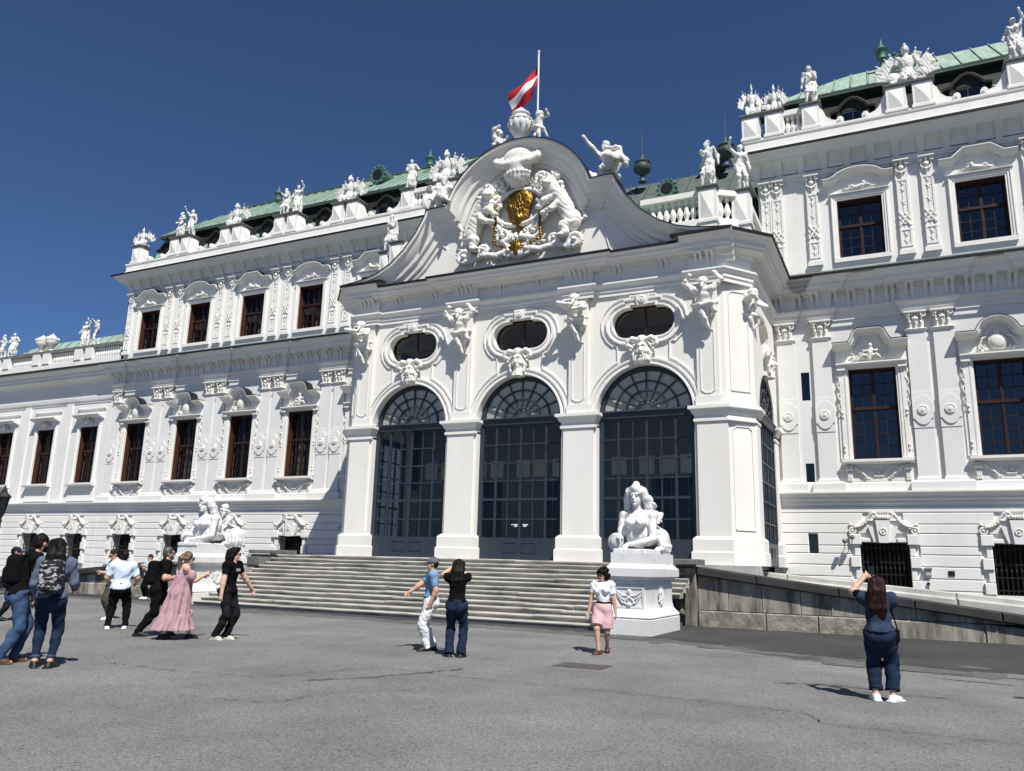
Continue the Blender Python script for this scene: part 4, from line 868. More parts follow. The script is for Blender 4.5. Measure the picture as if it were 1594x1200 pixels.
# glazed doors
def door(name,T,y=.22):
    m=mb(); jw=.16
    fan=arc(0,ZI,AR,0,180,24); fin=arc(0,ZI+.13,AR-jw-.02,180,0,24,AR-jw-.10)
    o=[(-AR,ZL)]+[(-AR,ZI)]+arc(0,ZI,AR,180,0,24)[1:-1]+[(AR,ZI),(AR,ZL)]
    h1=[(-AR+jw,2.44),(AR-jw,2.44),(AR-jw,6.31),(-AR+jw,6.31)]
    h2=[(-AR+jw,6.56),(AR-jw,6.56)]+arc(0,6.56,AR-jw,0,180,20,AR-jw-.14)[1:-1]
    W_=lambda u,v,w:T(u,w,v)
    m.plate(o,[h1,h2],y,y+.12,mp=W_,back=True); m.mould([(-AR,6.56),(AR,6.56)],[(0,y+.01),(0,y-.10),(-.05,y-.12),(-.07,y-.06),(-.25,y-.04),(-.27,y+.01)],mp=W_)
    f=ob(name,m.me(doorp),POR)
    # bottom panels
    for k in (-1,1):
        m=mb(); a,b=(k*.08,k*.62) if k>0 else (k*.62,k*.08); m.plate([(a,1.95),(b,1.95),(b,2.3),(a,2.3)],[[(a+.03,1.98),(b-.03,1.98),(b-.03,2.27),(a+.03,2.27)]],y-.02,y+.01,mp=W_); ob('door_panel',m.me(doorp),f)
    # bars
    m=mb(); RZ=[2.44,3.06,3.73,4.36,4.98,5.62,6.31]; CX_=[-1.415+2.83*i/6 for i in range(7)]
    def bar(a,b,c_,d,yy=y+.02,dd=.07):
        V=[T(*p) for p in ((a,yy,c_),(b,yy,c_),(b,yy+dd,c_),(a,yy+dd,c_),(a,yy,d),(b,yy,d),(b,yy+dd,d),(a,yy+dd,d))]
        m.add(V,[(0,3,2,1),(4,5,6,7),(0,1,5,4),(1,2,6,5),(2,3,7,6),(3,0,4,7)])
    for i in range(1,6): w_=.045 if i in (1,3,5) else .022; bar(CX_[i]-w_/1.2,CX_[i]+w_/1.2,2.44,6.31,y+.012 if w_>.03 else y+.02)
    for j in range(1,6): w_=.04 if j==2 else .022; bar(-1.415,1.415,RZ[j]-w_,RZ[j]+w_,y+.016,.06)
    cz=6.58
    def rad(r0,r1,a,w_):
        ca,sa=math.cos(R(a)),math.sin(R(a)); e=(AR-jw-.14)/(AR-jw)
        q=[(r0*ca-w_*sa,cz+(r0*sa+w_*ca)*e),(r1*ca-w_*sa,cz+(r1*sa+w_*ca)*e),(r1*ca+w_*sa,cz+(r1*sa-w_*ca)*e),(r0*ca+w_*sa,cz+(r0*sa-w_*ca)*e)]
        m.plate(q,[],y+.02,y+.08,mp=W_)
    for a in (22,45,68,90,112,135,158): rad(.2,1.42,a,.022)
    for r_ in (.3,.66,1.02): m.mould(arc(0,cz,r_,180,0,20,r_*.9),[(0,y+.08),(0,y+.015),(.05,y+.015),(.05,y+.08)],mp=W_)
    ob('glazing_bars',m.me(doorp),f)
    M0=None
    for i in range(6):
        for j in range(6):
            m=mb(); a,b,c_,d=CX_[i],CX_[i+1],RZ[j],RZ[j+1]; yy=y+.05+rnd.uniform(-.006,.006); y2=yy+rnd.uniform(-.005,.005)
            m.add([T(a,yy,c_),T(b,y2,c_),T(b,y2,d),T(a,yy,d)],[(0,1,2,3)]); ob('pane',m.me(glsd),f)
    m=mb(); m.plate(h2,[],y+.05,y+.051,mp=W_,sides=False); ob('fan_pane',m.me(glsd),f)
    m=mb(); m.plate(h2,[],y+.13,y+.14,mp=W_,sides=False); ob('fan_blind',m.me(inner),f)
    return f
for c_ in AC: d_=door('glazed_door',lambda u,w,v,c_=c_:(XP+c_+u,YP+w,v))
door('glazed_door',lambda u,w,v:(XP+HS-w,27.55+u,v),.04); door('glazed_door',lambda u,w,v:(XP-HS+w,27.55-u,v),.04)
# faint lettering strips on the middle door
wht=mat('sticker_white',(.75,.75,.75),.6,.05,5.)
m=mb()
for k,(u,w_,z) in enumerate(((-.30,.05,2.86),(-.22,.16,2.86),(-.20,.12,2.81),(.12,.20,2.86),(.14,.12,2.81))): m.box(XP+u,XP+u+w_,YP+.254,YP+.258,z,z+.035)
tag(ob('door_lettering',m.me(wht),POR),kind='stuff')
# interior of the hall behind the glass
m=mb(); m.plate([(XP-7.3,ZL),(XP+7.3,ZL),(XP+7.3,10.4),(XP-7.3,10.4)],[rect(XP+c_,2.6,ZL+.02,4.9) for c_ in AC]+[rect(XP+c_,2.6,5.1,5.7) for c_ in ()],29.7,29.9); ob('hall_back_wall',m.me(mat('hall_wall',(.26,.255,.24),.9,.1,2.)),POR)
for c_ in (-6.6,-5.8,-5.0,-4.2,-3.4,-2.2,-1.4,-.6,.2,1.0,1.9,3.0,3.8,4.6,5.4,6.2): m=mb(); m.box(XP+c_-.29,XP+c_+.29,29.6,29.69,5.05,5.75); ob('bright_band_panel',m.me(inner),POR)  # bright band inside the hall, its brightness put into the cream colour
m=mb(); m.box(XP-7.3,XP+7.3,25.1,31.8,1.60,1.725); ob('hall_floor',m.me(mat('hall_floor',(.30,.28,.25),.5,.2,2.)),POR)
m=mb(); m.box(XP-7.3,XP+7.3,25.06,29.7,10.3,10.4); ob('hall_ceiling',m.me(inner),POR)
brz=mat('bronze_bar',(.20,.14,.08),.4,.2,6.)
m=mb()
for i in range(44):
    x=XP-6.9+i*.32
    if i%5!=0: m.tube([(x,29.5,1.75),(x,29.5,4.95)],.022,6)
tag(ob('hall_screen',m.me(brz),POR),kind='stuff')
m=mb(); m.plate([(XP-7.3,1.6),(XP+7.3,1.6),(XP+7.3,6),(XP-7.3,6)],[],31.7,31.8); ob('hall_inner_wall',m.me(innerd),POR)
# ---------------------------------------------------------------- flight of steps
STA=empty('staircase',(-14.2,20.1,0),label='broad weathered stone flight of steps up to the portico doors',cat='stairs')
NS=13; RH=.1315; TD=.32
for k in range(NS):
    y0=20.03+TD*k; z1=RH*(k+1); xr=-6.63 if y0<21.75 else -5.62; x=-21.4+rnd.uniform(-.02,.02)
    while x<xr-.05:
        l=rnd.uniform(1.3,3.2); x2=min(x+l,xr)
        if xr-x2<.8: x2=xr
        dz=rnd.uniform(-.012,.012); dy=rnd.uniform(-.018,.018); m=mb(); a,b=x+.006,x2-.006; z=z1+dz; y=y0+dy
        pr=[(y+.065,z-RH-.01),(y+.065,z-.062),(y+.012,z-.06),(y,z-.045),(y,z-.018),(y+.018,z),(y+TD+.06,z+.003),(y+TD+.06,z-RH-.01)]
        n=len(pr); m.add([(a,p[0],p[1]) for p in pr]+[(b,p[0],p[1]) for p in pr],[(i,(i+1)%n,n+(i+1)%n,n+i) for i in range(n)]+[tuple(range(n)),tuple(range(2*n-1,n-1,-1))])
        ob('step_stone',m.me(stepm,40),STA); x=x2
LAN_Y=20.03+TD*NS
m=mb(); m.box(-23.2,-5.55,LAN_Y-.02,30.0,0,1.705); m.box(-19.6,-3.95,24.0,25.4,0,1.70); struct('landing',m.me(copet))
# slabs that close the stair head
def block(name,label,x0,x1,y0,y1,z0,z1,mm):
    m=mb(); m.bbox(x0,x1,y0,y1,z0,z1,.02); return tag(ob(name,m.me(mm)),label,'stone slab')
block('parapet_slab','long grey stone slab capping the left head of the steps',-22.9,-20.95,23.9,24.4,1.73,1.86,coping)
block('parapet_slab','grey stone slab just below the cap at the left stair head',-22.6,-21.45,23.0,24.0,1.28,1.60,coping)
block('parapet_slab','grey stone slab behind the right sphinx pedestal',-6.15,-5.35,22.8,23.8,1.68,1.84,coping)
# ---------------------------------------------------------------- ramps
def ramp(name,label,xa,xb,Y,z0,sl,dirx,seed):
    root=empty(name,(xa,Y,0),label=label,cat='ramp wall'); r=random.Random(seed)
    zt=lambda x:max(.02,z0-sl*abs(x-xa)); T=.24
    def quad(x0,x1,za,zb,y0,y1,mm,nm,bev=.012):
        "block between x0..x1 with bottoms za(x) and tops zb(x)"
        a,b=min(x0,x1)+.006,max(x0,x1)-.006; m=mb()
        V=[]
        for (y,e) in ((y1,0),(y0+bev,0),(y0,bev)):
            V+=[(a+e,y,za(a)+e),(b-e,y,za(b)+e),(b-e,y,zb(b)-e),(a+e,y,zb(a)-e)]
        F=[(8,9,10,11)]
        for o in (0,4): F+=[(o+i,o+(i+1)%4,o+4+(i+1)%4,o+4+i) for i in range(4)]
        m.add(V,F); return ob(nm,m.me(mm),root)
    x=xa; lim=abs(xb-xa)
    while abs(x-xa)<lim-.05:
        l=r.uniform(.75,1.15); x2=x+dirx*l
        if abs(x2-xa)>lim: x2=xb
        lo=lambda q:.44
        if zt(x2)-T>.5: quad(x,x2,lambda q:.452,lambda q:zt(q)-T,Y+r.uniform(-.008,.008),Y+.4,sand,'wall_block')
        elif zt(x)-T>.5: quad(x,x2,lambda q:.452,lambda q:max(zt(q)-T,.46),Y,Y+.4,sand,'wall_block')
        x=x2
    x=xa
    while abs(x-xa)<lim-.05:
        l=r.uniform(1.3,2.2); x2=x+dirx*l
        if abs(x2-xa)>lim: x2=xb
        quad(x,x2,lambda q:-.02,lambda q:max(.03,min(.44,zt(q)-T)),Y-.045+r.uniform(-.01,.01),Y+.4,sandr if abs(x-xa)<3.2 else sand,'footing_block',.03); x=x2
    x=xa
    while abs(x-xa)<lim-.05:
        l=r.uniform(1.5,2.1); x2=x+dirx*l
        if abs(x2-xa)>lim: x2=xb
        quad(x,x2,lambda q:zt(q)-T+.004,lambda q:zt(q),Y-.19,Y+.55,coped,'coping_stone',.03); x=x2
    # carriageway and its inner kerb
    m=mb(); z=lambda q:zt(q)-.14
    m.add([(xa,Y+.5,z(xa)),(xb,Y+.5,z(xb)),(xb,Y+2.9,z(xb)),(xa,Y+2.9,z(xa))],[(0,1,2,3)]); ob('ramp_surface',m.me(asphd),root)
    x=xa
    while abs(x-xa)<lim-.05:
        x2=x+dirx*r.uniform(1.6,2.4)
        if abs(x2-xa)>lim: x2=xb
        quad(x,x2,lambda q:0,lambda q:max(.02,1.66-.083*abs(q-xa)),Y+2.75,Y+3.05,copet,'inner_kerb',.03)
        quad(x,x2,lambda q:0,lambda q:max(.02,1.52-.083*abs(q-xa)),Y+2.55,Y+2.75,copet,'kerb_roll',.05); x=x2
    return root
rr=ramp('ramp_wall','stained sandstone ramp wall sloping down to the right behind the woman in denim',-5.46,9.0,23.3,1.64,.1215,1,3)
ramp('ramp_wall','weathered stone ramp wall sloping down to the left behind the group in white shirts',-23.6,-40,21.9,1.5,.09,-1,5)
m=mb(); m.bbox(-5.80,-5.47,23.12,23.9,0,1.60,.02); m.bbox(-6.1,-5.78,23.25,23.9,0,1.45,.02); m.lathe([(.09,0),(.11,.05),(.08,.1),(.05,.16)],(-5.88,23.2,.30),10); m.lathe([(.09,0),(.11,.05),(.08,.1),(.05,.16)],(-6.02,23.2,.30),10); ob('end_post',m.me(sand,40),rr)
# ---------------------------------------------------------------- sphinx pedestals
def sph_ped(x0,x1,y0,y1,label,seed):
    root=empty('sphinx_pedestal',((x0+x1)/2,(y0+y1)/2,0),label=label,cat='pedestal'); q=[(x1,y1),(x1,y0),(x0,y0),(x0,y1)]
    m=mb(); m.mould(q,[(0,-.02),(.10,-.02),(.10,.36),(.07,.38)],closed=True,mp=XY); ob('plinth',m.me(stonew),root)
    m=mb(); m.mould(q,[(.07,.38),(.10,.41),(.08,.46),(.02,.52),(-.03,.6),(-.055,.75),(-.06,.95),(-.05,1.12),(-.04,1.16),(-.06,1.17),(-.06,1.26),(.0,1.28),(.03,1.33),(.10,1.36),(.10,1.55),(.06,1.57)],closed=True,mp=XY); ob('die',m.me(sphm,30),root)
    m=mb(); m.mould(q,[(.06,1.57),(.02,1.62),(-.02,1.66),(-.02,1.92),(-.45,1.925)],closed=True,mp=XY); ob('top_block',m.me(sphm,30),root)
    w_=x1-x0
    fr=mb(); xc=(x0+x1)/2; T=lambda u,v,w:(xc+u,y0+.06-w,v)
    fr.mould([(-w_/2+.10,.62),(-w_/2+.10,1.13),(w_/2-.10,1.13),(w_/2-.10,.62)],[(-.05,-.02),(-.05,.03),(0,.035),(0,-.02)],closed=True,mp=T); ob('panel_frame',fr.me(sphm),root)
    def orn(n,wd,fig):
        s=Sdf(.012); r=random.Random(seed+n)
        for d in (-1,1):
            if fig: 
                for i in range(3): s.path([(d*.03,-.02,.70+.1*i),(d*.16,-.04,.74+.09*i),(d*(.30+.03*i),-.02,.92+.06*i)],.022,.014)
                s.path([(d*.05,-.03,.68),(d*.12,-.04,.76),(d*.06,-.04,.84),(0,-.04,.86)],.018)
            else:
                for i in range(5): s.path([(d*.02,-.02,.68+.06*i),(d*.14,-.05,.78+.05*i),(d*(.10+.10*(i%2)),-.04,.66+.1*i)],.024,.014); s.cone((d*.05,-.03,.80),(d*(.08+.05*i),-.04,1.12-.05*i),.018,.01)
        s.ell((0,-.03,.70),(.07,.04,.06)); s.ell((0,-.03,1.0),(.05,.035,.07)); s.box((0,.02,.86),(.05,.03,.2),.01)
        return s.mesh(.013,sphm)
    ob('carved_relief',orn(1,w_,True),root,(xc,y0+.06,0))
    yc=(y0+y1)/2; ob('carved_relief',orn(2,y1-y0,False),root,(x1-.06,yc,0),rz=PI/2,sc=1.0)
    return root
sph_ped(-6.60,-5.65,19.05,21.5,'white carved stone pedestal under the sphinx at the right end of the steps',1)
sph_ped(-22.45,-21.5,20.05,22.2,'white carved stone pedestal under the sphinx at the left end of the steps',2)
# small fixtures on the forecourt and wall
m=mb(); m.add([(-5.28,12.45,.006),(-4.48,12.45,.006),(-4.48,13.05,.006),(-5.28,13.05,.006)],[(0,1,2,3)]); m.box(-5.30,-4.46,12.43,13.07,-.01,.003); tag(ob('access_cover',m.me(mat('rusty_iron',(.10,.088,.085),.7,.4,8.,.4,40.))),'dark rectangular iron cover let into the asphalt near the steps','cover')
m=mb(); m.add([(1.25,15.6,.008),(4.5,15.1,.008),(4.5,15.9,.008),(1.35,16.3,.008)],[(0,1,2,3)]); struct('pavement_patch',m.me(asph))
def fixture(name,label,cat,m,mm): return tag(ob(name,m.me(mm,40)),label,cat)
m=mb(); m.box(.43,.60,29.84,29.93,1.56,1.78); m.box(.40,.63,29.78,29.93,1.78,1.81); fixture('intercom_box','small grey box on the wall right of the barred window','wall box',m,plastic)
m=mb(); m.box(1.08,1.26,29.90,29.94,1.56,1.72); fixture('wall_vent','small dark square vent in the white wall between the barred windows','vent',m,black)
m=mb(); m.box(.44,.52,29.86,29.93,1.26,1.34); m.tube([(.48,29.93,1.2),(.48,29.93,.6)],.012,5); fixture('socket_box','small black socket below the grey wall box','socket',m,black)
for x,z,l in ((-1.96,2.62,'lower left spotlight on a wall bracket beside the barred window'),(-1.72,2.75,'upper right spotlight on a wall bracket beside the barred window')):
    m=mb(); m.tube([(x,29.93,z-.22),(x,29.7,z-.15),(x+.02,29.6,z)],.015,6); m.lathe([(.02,-.1),(.07,-.06),(.085,.06),(.08,.08)],(x+.02,29.55,z),10,'y'); fixture('spotlight',l,'spotlight',m,mat('lamp_grey',(.18,.18,.19),.5,.2,5.))
# street lamp at the left edge
LP=empty('street_lamp',(-29.05,18.0,0),label='black iron lantern lamp post cut by the left edge of the picture',cat='lamp')
m=mb(); m.lathe([(.16,0),(.16,.2),(.11,.3),(.08,.9),(.05,1.1),(.045,2.55),(.07,2.6),(.04,2.7),(.09,2.82)],(-29.05,18,0),12); ob('post',m.me(iron,40),LP)
m=mb(); m.lathe([(.10,2.82),(.20,3.42),(.24,3.44),(.24,3.48),(.10,3.62),(.10,3.68),(.05,3.72),(.03,3.85),(0,3.88)],(-29.05,18,0),6); ob('lantern_cap',m.me(iron),LP)
m=mb(); m.lathe([(.105,2.84),(.205,3.42)],(-29.05,18,0),6); ob('lantern_glass',m.me(glsd),LP)
# ---------------------------------------------------------------- figures: rig shared by statues and people
V3=lambda *a: np.array(a,float)
def ik(a,t,l1,l2,pole):
    d=t-a; L=np.linalg.norm(d); m_=(l1+l2)*.999
    if L>m_: t=a+d*(m_/L); d=t-a; L=m_
    x=(l1*l1-l2*l2+L*L)/(2*L); h=math.sqrt(max(l1*l1-x*x,0)); u=d/L; p=pole-u*(pole@u); p=p/max(np.linalg.norm(p),1e-6)
    return a+u*x+p*h,t
def rig(H=1.75,fem=0,fL=(.055,0,0),fR=(-.055,0,0),hL=None,hR=None,pel=(0,0),lean=(0,0),tw=0,head=(0,0),drop=.008,toe=(12,-12),htw=0,eL=(.5,.9,-.3),eR=(-.5,.9,-.3),kL=(.15,-1,0),kR=(-.15,-1,0),hsh=(0,0)):
    J={'H':H,'fem':fem}
    p=V3(pel[0],pel[1],.535-drop); sw=.102 if fem else .114; hw=.052
    c=p+V3(lean[0]*.6,lean[1]*.6,.20); n=p+V3(lean[0],lean[1],.295); t=R(tw); th=R(htw)
    J['p'],J['c'],J['n']=p,c,n
    for s_,k in ((1,'L'),(-1,'R')):
        J['s'+k]=n+V3(s_*sw*math.cos(t),s_*sw*math.sin(t),-.018); J['h'+k]=p+V3(s_*hw*math.cos(th),s_*hw*math.sin(th),-.02)
    f={'L':V3(*fL),'R':V3(*fR)}; kp={'L':kL,'R':kR}; ep={'L':eL,'R':eR}; ht={'L':hL,'R':hR}
    for s_,k in ((1,'L'),(-1,'R')):
        an=f[k]+V3(0,0,.045); J['k'+k],J['a'+k]=ik(J['h'+k],an,.245,.245,V3(*kp[k]))
        tg=V3(*ht[k]) if ht[k] is not None else V3(s_*.165+lean[0],lean[1]-.03,.475)
        J['e'+k],J['w'+k]=ik(J['s'+k],tg,.172,.150,V3(*ep[k]))
    J['toe']={'L':toe[0],'R':toe[1]}
    J['head']=n+V3(hsh[0],-.012+hsh[1],.095); J['hr']=rotm(0,0,head[0])@rotm(head[1],0,0)
    return J
def P_(J,k): return J[k]*J['H']
def torso(S,J,g=0,k=.05):
    H=J['H']; p,c,n=P_(J,'p'),P_(J,'c'),P_(J,'n'); f=J['fem']; b=J.get('bulk',1.); tw=math.degrees(math.atan2(J['sL'][1]-J['sR'][1],J['sL'][0]-J['sR'][0]))
    Q=rotm(0,0,tw)
    S.ell(p+V3(0,.005*H,.01*H),np.array([.094+.008*f,.068,.075])*H*b+g,k=k)
    S.ell((p+c)/2+V3(0,0,.01*H),np.array([.078-.006*f,.058,.09])*H*b+g,k=k)
    S.ell(c+V3(0,0,.0),np.array([.094-.010*f,.064,.10])*H*b+g,Q,k=k)
    S.cone(P_(J,'sL')+V3(0,0,-.012*H),P_(J,'sR')+V3(0,0,-.012*H),(.036 if f else .042)*H*b+g,k=k); S.cone(n+V3(0,.008*H,0),n+V3(0,0,.02*H),.045*H+g,.034*H+g,k=.03)
    if f:
        for s_ in (-1,1): S.ell(c+Q@(V3(s_*.045,-.055,.012)*H),.038*H+g,k=.03)
    S.ell(p+V3(.04*H,.034*H,-.02*H),.056*H*b+g,k=k); S.ell(p+V3(-.04*H,.034*H,-.02*H),.056*H*b+g,k=k)
def arm(S,J,k,g=0,fore=True,upper=True,frac=1.,flat=False,kk=.03):
    H=J['H'];b=J.get('bulk',1.)*(.88 if J['fem'] else 1.);s_,e,w_=P_(J,'s'+k),P_(J,'e'+k),P_(J,'w'+k)
    if upper: S.ell(s_,.037*H*b+g,k=kk); S.cone(s_,s_+(e-s_)*frac,.034*H*b+g,(.029*H*b+g)+(1-frac)*.008,k=kk,flat=flat)
    if fore: S.cone(e,w_,.029*H*b+g,.0185*H+g,k=kk); S.ell(e+(w_-e)*.28,np.array([.029,.029,.036])*H*b+g,k=.02)
def leg(S,J,k,g=0,frac=1.,ankle=None,kk=.04):
    H=J['H'];b=J.get('bulk',1.);h,kn,a=P_(J,'h'+k),P_(J,'k'+k),P_(J,'a'+k)
    S.cone(h,kn,.057*H*b+g,.036*H*b+g,k=kk)
    q=kn+(a-kn)*frac; S.cone(kn,q,.035*H*b+g,(.021*H+g if ankle is None else ankle),k=kk)
    S.ell(kn+(a-kn)*.28+V3(0,.010*H,0),np.array([.032,.034,.055])*H*b+g,k=.03)
def foot(S,J,k,g=0):
    H=J['H'];a=P_(J,'a'+k);t=R(J['toe'][k]);d=V3(math.sin(t),-math.cos(t),0)
    S.cone(a,a+V3(0,0,-.02*H),.021*H+g,k=.02); S.cone(a-d*.012*H+V3(0,0,-.026*H),a+d*.085*H+V3(0,0,-.032*H),.019*H+g,.016*H+g,k=.02); S.ell(a+d*.05*H+V3(0,0,-.028*H),V3(.026,.035,.016)*H+g,rotm(0,0,J['toe'][k]),k=.02)
def hand(S,J,k,curl=25,spread=5,ndir=None,grow=0):
    H=J['H'];e,w_=P_(J,'e'+k),P_(J,'w'+k);d=vnorm(w_-e);s_=1 if k=='L' else -1
    n=V3(-s_,0,0) if ndir is None else vnorm(ndir); n=n-d*(n@d); n=n/max(np.linalg.norm(n),1e-6); t=np.cross(d,n)*s_   # palm normal, thumb side
    u=H/1.75; c=w_+d*.045*u
    M=np.stack([t,n,d],1); S.ell(c,V3(.040,.017,.052)*u+grow,M,k=.02)
    for i,(o,l) in enumerate(((.030,.072),(.011,.080),(-.009,.075),(-.028,.058))):
        b=w_+d*.085*u+t*o*u; a1=R(curl); d1=d*math.cos(a1)+n*math.sin(a1); d2=d*math.cos(2*a1)+n*math.sin(2*a1); m1=b+d1*l*.5*u
        S.cone(b,m1,.0098*u+grow,.009*u+grow,k=.006); S.cone(m1,m1+d2*l*.5*u,.009*u+grow,.0078*u+grow,k=.006)
    b=w_+d*.025*u+t*.030*u; m1=b+(t*.7+d*.7+n*.25)*.04*u; S.cone(b,m1,.013*u+grow,.011*u+grow,k=.012); S.cone(m1,m1+(d*.85+n*.5+t*.1)*.035*u,.011*u+grow,.009*u+grow,k=.006)
def headp(S,J,detail=1,g=0):
    H=J['H'];u=H/1.75;c=P_(J,'head');Q=J['hr']; n=P_(J,'n')
    def q(*a): return c+Q@(V3(*a)*u)
    S.cone(n+V3(0,.01*u,-.02*u),q(0,.02,-.05),.058*u+g,.052*u+g,k=.03)
    S.ell(q(0,.014,.025),V3(.075,.093,.098)*u+g,Q,k=.02); S.ell(q(0,-.028,-.045),V3(.056,.066,.082)*u+g,Q,k=.03)
    S.ell(q(0,-.075,-.105),V3(.026,.022,.022)*u+g,Q,k=.02)
    if detail:
        S.ell(q(0,-.085,.028),V3(.054,.016,.013)*u,Q,k=.015)
        for s_ in (-1,1): S.ell(q(s_*.031,-.106,.008),V3(.020,.014,.012)*u,Q,k=.01,op=-1); S.ell(q(s_*.031,-.086,.008),V3(.014,.013,.012)*u,Q,k=.004); S.ell(q(s_*.078,.012,-.01),V3(.012,.024,.034)*u,Q,k=.01)
        S.cone(q(0,-.092,.018),q(0,-.116,-.028),.010*u,.016*u,k=.012)
        S.ell(q(0,-.096,-.064),V3(.023,.012,.008)*u,Q,k=.008); S.ell(q(0,-.094,-.076),V3(.020,.011,.008)*u,Q,k=.006)
def body(S,J,g=0,hands=(25,25),nd=(None,None),detail=1):
    torso(S,J,g)
    for i,k in enumerate('LR'): arm(S,J,k,g); hand(S,J,k,hands[i],5,nd[i]); leg(S,J,k,g); foot(S,J,k)
    headp(S,J,detail)
# ---------------------------------------------------------------- roof statues
def statue_mesh(seed,pose,drape,H=1.75,fem=0,h=.019,cloak=True,extra=None):
    r=random.Random(seed); S=Sdf(.03); J=rig(H,fem,**pose)
    torso(S,J,.01)
    for k in 'LR': arm(S,J,k,.008); leg(S,J,k,.008); foot(S,J,k,.006); w_=P_(J,'w'+k); d=vnorm(w_-P_(J,'e'+k)); S.ell(w_+d*.06,(.045,.045,.075),k=.03)
    headp(S,J,0,.006); c=P_(J,'head'); Q=J['hr']
    for i in range(16): a=r.uniform(0,2*PI); b=r.uniform(.1,1.2); S.ell(c+Q@V3(.08*math.cos(a)*math.cos(b),.02+.09*math.sin(a)*math.cos(b) if math.sin(a)>-.3 else .04,.03+.1*math.sin(b)),.032,k=.012)
    S.cone(c+Q@V3(0,-.09,.02),c+Q@V3(0,-.12,-.03),.012,.02,k=.015)
    p=P_(J,'p')
    if drape:
        S.skirt(p+V3(0,0,.06),V3(p[0]*.6,.02,drape*H),.17,.22,7,.035,(1,.82),r.uniform(0,6))
        a0=P_(J,'sL'); S.path([a0+V3(0,.03,.02),P_(J,'c')+V3(-.08,-.12,0),p+V3(-.16,-.05,.05)],.05,.06)
    if cloak:
        s_=r.choice((-1,1)); k='L' if s_>0 else 'R'; a=P_(J,'s'+k)
        S.path([a+V3(0,.06,.02),P_(J,'c')+V3(s_*.16,.13,-.1),p+V3(s_*.20,.12,-.1),V3(s_*.20,.12,.5*H*.5),V3(s_*.16,.10,.03)],.07,.09)
        S.path([a+V3(0,.02,.03),P_(J,'c')+V3(s_*.02,.14,0),p+V3(-s_*.1,.14,0)],.06,.06)
    S.path([V3(.12,.16,0),V3(.13,.17,.25*H)],.09,.06)   # tree-stump support
    if extra: extra(S,J)
    S.box((0,0,-.03),(.26,.22,.05),.015,k=.01); S.wrinkle(.009,34,(1,.4,.25)); S.wrinkle(.006,70,(.3,1,.5))
    return S.mesh(h,marble)
def trophy_mesh(seed,h=.019,helm=True):
    r=random.Random(seed); S=Sdf(.025)
    S.ell((0,0,.80),(.24,.17,.30)); S.ell((0,0,.52),(.20,.15,.16)); S.skirt(V3(0,0,.5),V3(0,0,.22),.20,.30,11,.03,(1,.8),r.random()*6)
    for s_ in (-1,1):
        S.ell((s_*.24,0,1.0),(.11,.10,.10)); S.cone((s_*.26,0,.97),(s_*.33,-.02,.78),.09,.07)
        for i in range(4):     # flags and spears fanned out behind
            a=R(18+17*i+r.uniform(-5,5)); L=.95+r.uniform(-.1,.15); d=V3(s_*math.sin(a),0,math.cos(a)); o=V3(s_*.08,.14,.35)
            S.cone(o,o+d*L,.018,.014,k=.01); S.box(o+d*(L*.72)+V3(s_*.06,.0,-.05),(.13,.022,.22),.015,rotm(0,s_*(math.degrees(a)+8),0),k=.015); S.cone(o+d*L,o+d*(L+.12),.03,.004,k=.01)
        S.ell((s_*.40,-.12,.24),(.22,.08,.24),rotm(0,0,s_*-25)); S.ell((s_*.40,-.17,.24),(.14,.06,.15),rotm(0,0,s_*-25))
    S.cone((0,0,1.05),(0,0,1.2),.09,.08); 
    if helm:
        S.ell((0,-.01,1.30),(.13,.15,.15)); S.path([(0,-.10,1.42),(0,.0,1.52),(0,.14,1.45),(0,.2,1.28)],.045,.035); S.cone((0,-.14,1.30),(0,-.17,1.22),.05,.03)
    else: S.ell((0,-.02,1.30),(.09,.11,.13)); S.cone((0,0,1.4),(0,0,1.62),.07,.02)
    for s_ in (-1,1): S.cone((s_*.1,-.2,.1),(s_*.2,-.34,.1),.13,.13,flat=True)
    S.box((0,.02,.05),(.52,.26,.06),.02); S.wrinkle(.006,45,(1,.3,.6))
    return S.mesh(h,marble)
ps=[dict(hL=(.24,-.10,.62),hR=(-.10,-.12,.58),pel=(.025,0),lean=(-.02,0),head=(25,0),fL=(.05,-.02,0),fR=(-.09,-.07,0)),
    dict(hL=(.16,-.05,.50),hR=(-.24,-.12,1.02),pel=(-.025,0),lean=(.02,0),head=(-25,-5),fL=(.10,-.06,0),fR=(-.04,0,0)),
    dict(hL=(.06,-.14,.72),hR=(-.17,.02,.48),pel=(.02,0),lean=(-.015,.01),head=(35,0),fL=(.045,-.02,0),fR=(-.085,-.08,0)),
    dict(hL=(.14,-.12,1.06),hR=(-.20,-.04,.55),pel=(-.02,0),lean=(.03,-.01),head=(20,10),fL=(.10,-.07,0),fR=(-.04,0,0)),
    dict(hL=(.20,.02,.52),hR=(.02,-.13,.66),pel=(.02,0),lean=(-.03,0),head=(-30,0),fL=(.05,0,0),fR=(-.10,-.05,0))]
SM=[statue_mesh(i+1,ps[i%5],[.10,0,.28,.05,.22][i%5],1.72,i%2,cloak=i%3!=1) for i in range(5)]
TM=[trophy_mesh(1),trophy_mesh(2,helm=False),trophy_mesh(3)]
def st(me,x,y,z,rz,label,sc=1.,name='statue',group='roof statues',cat='statue'):
    o=ob(name,me,None,(x,y,z),R(rz),sc=sc); return tag(o,label,cat,group)
Z0=19.27
st(SM[2],-2.2,30.05,Z0,10,'white male nude statue with lowered arm on the right roof, first from the corner trophies',.99)
st(SM[3],4.66,30.05,Z0,-10,'white robed statue with an outstretched arm at the upper right edge of the picture',1.0)
tr_=dict(name='trophy_sculpture',group='armour trophies on the parapet',cat='sculpture')
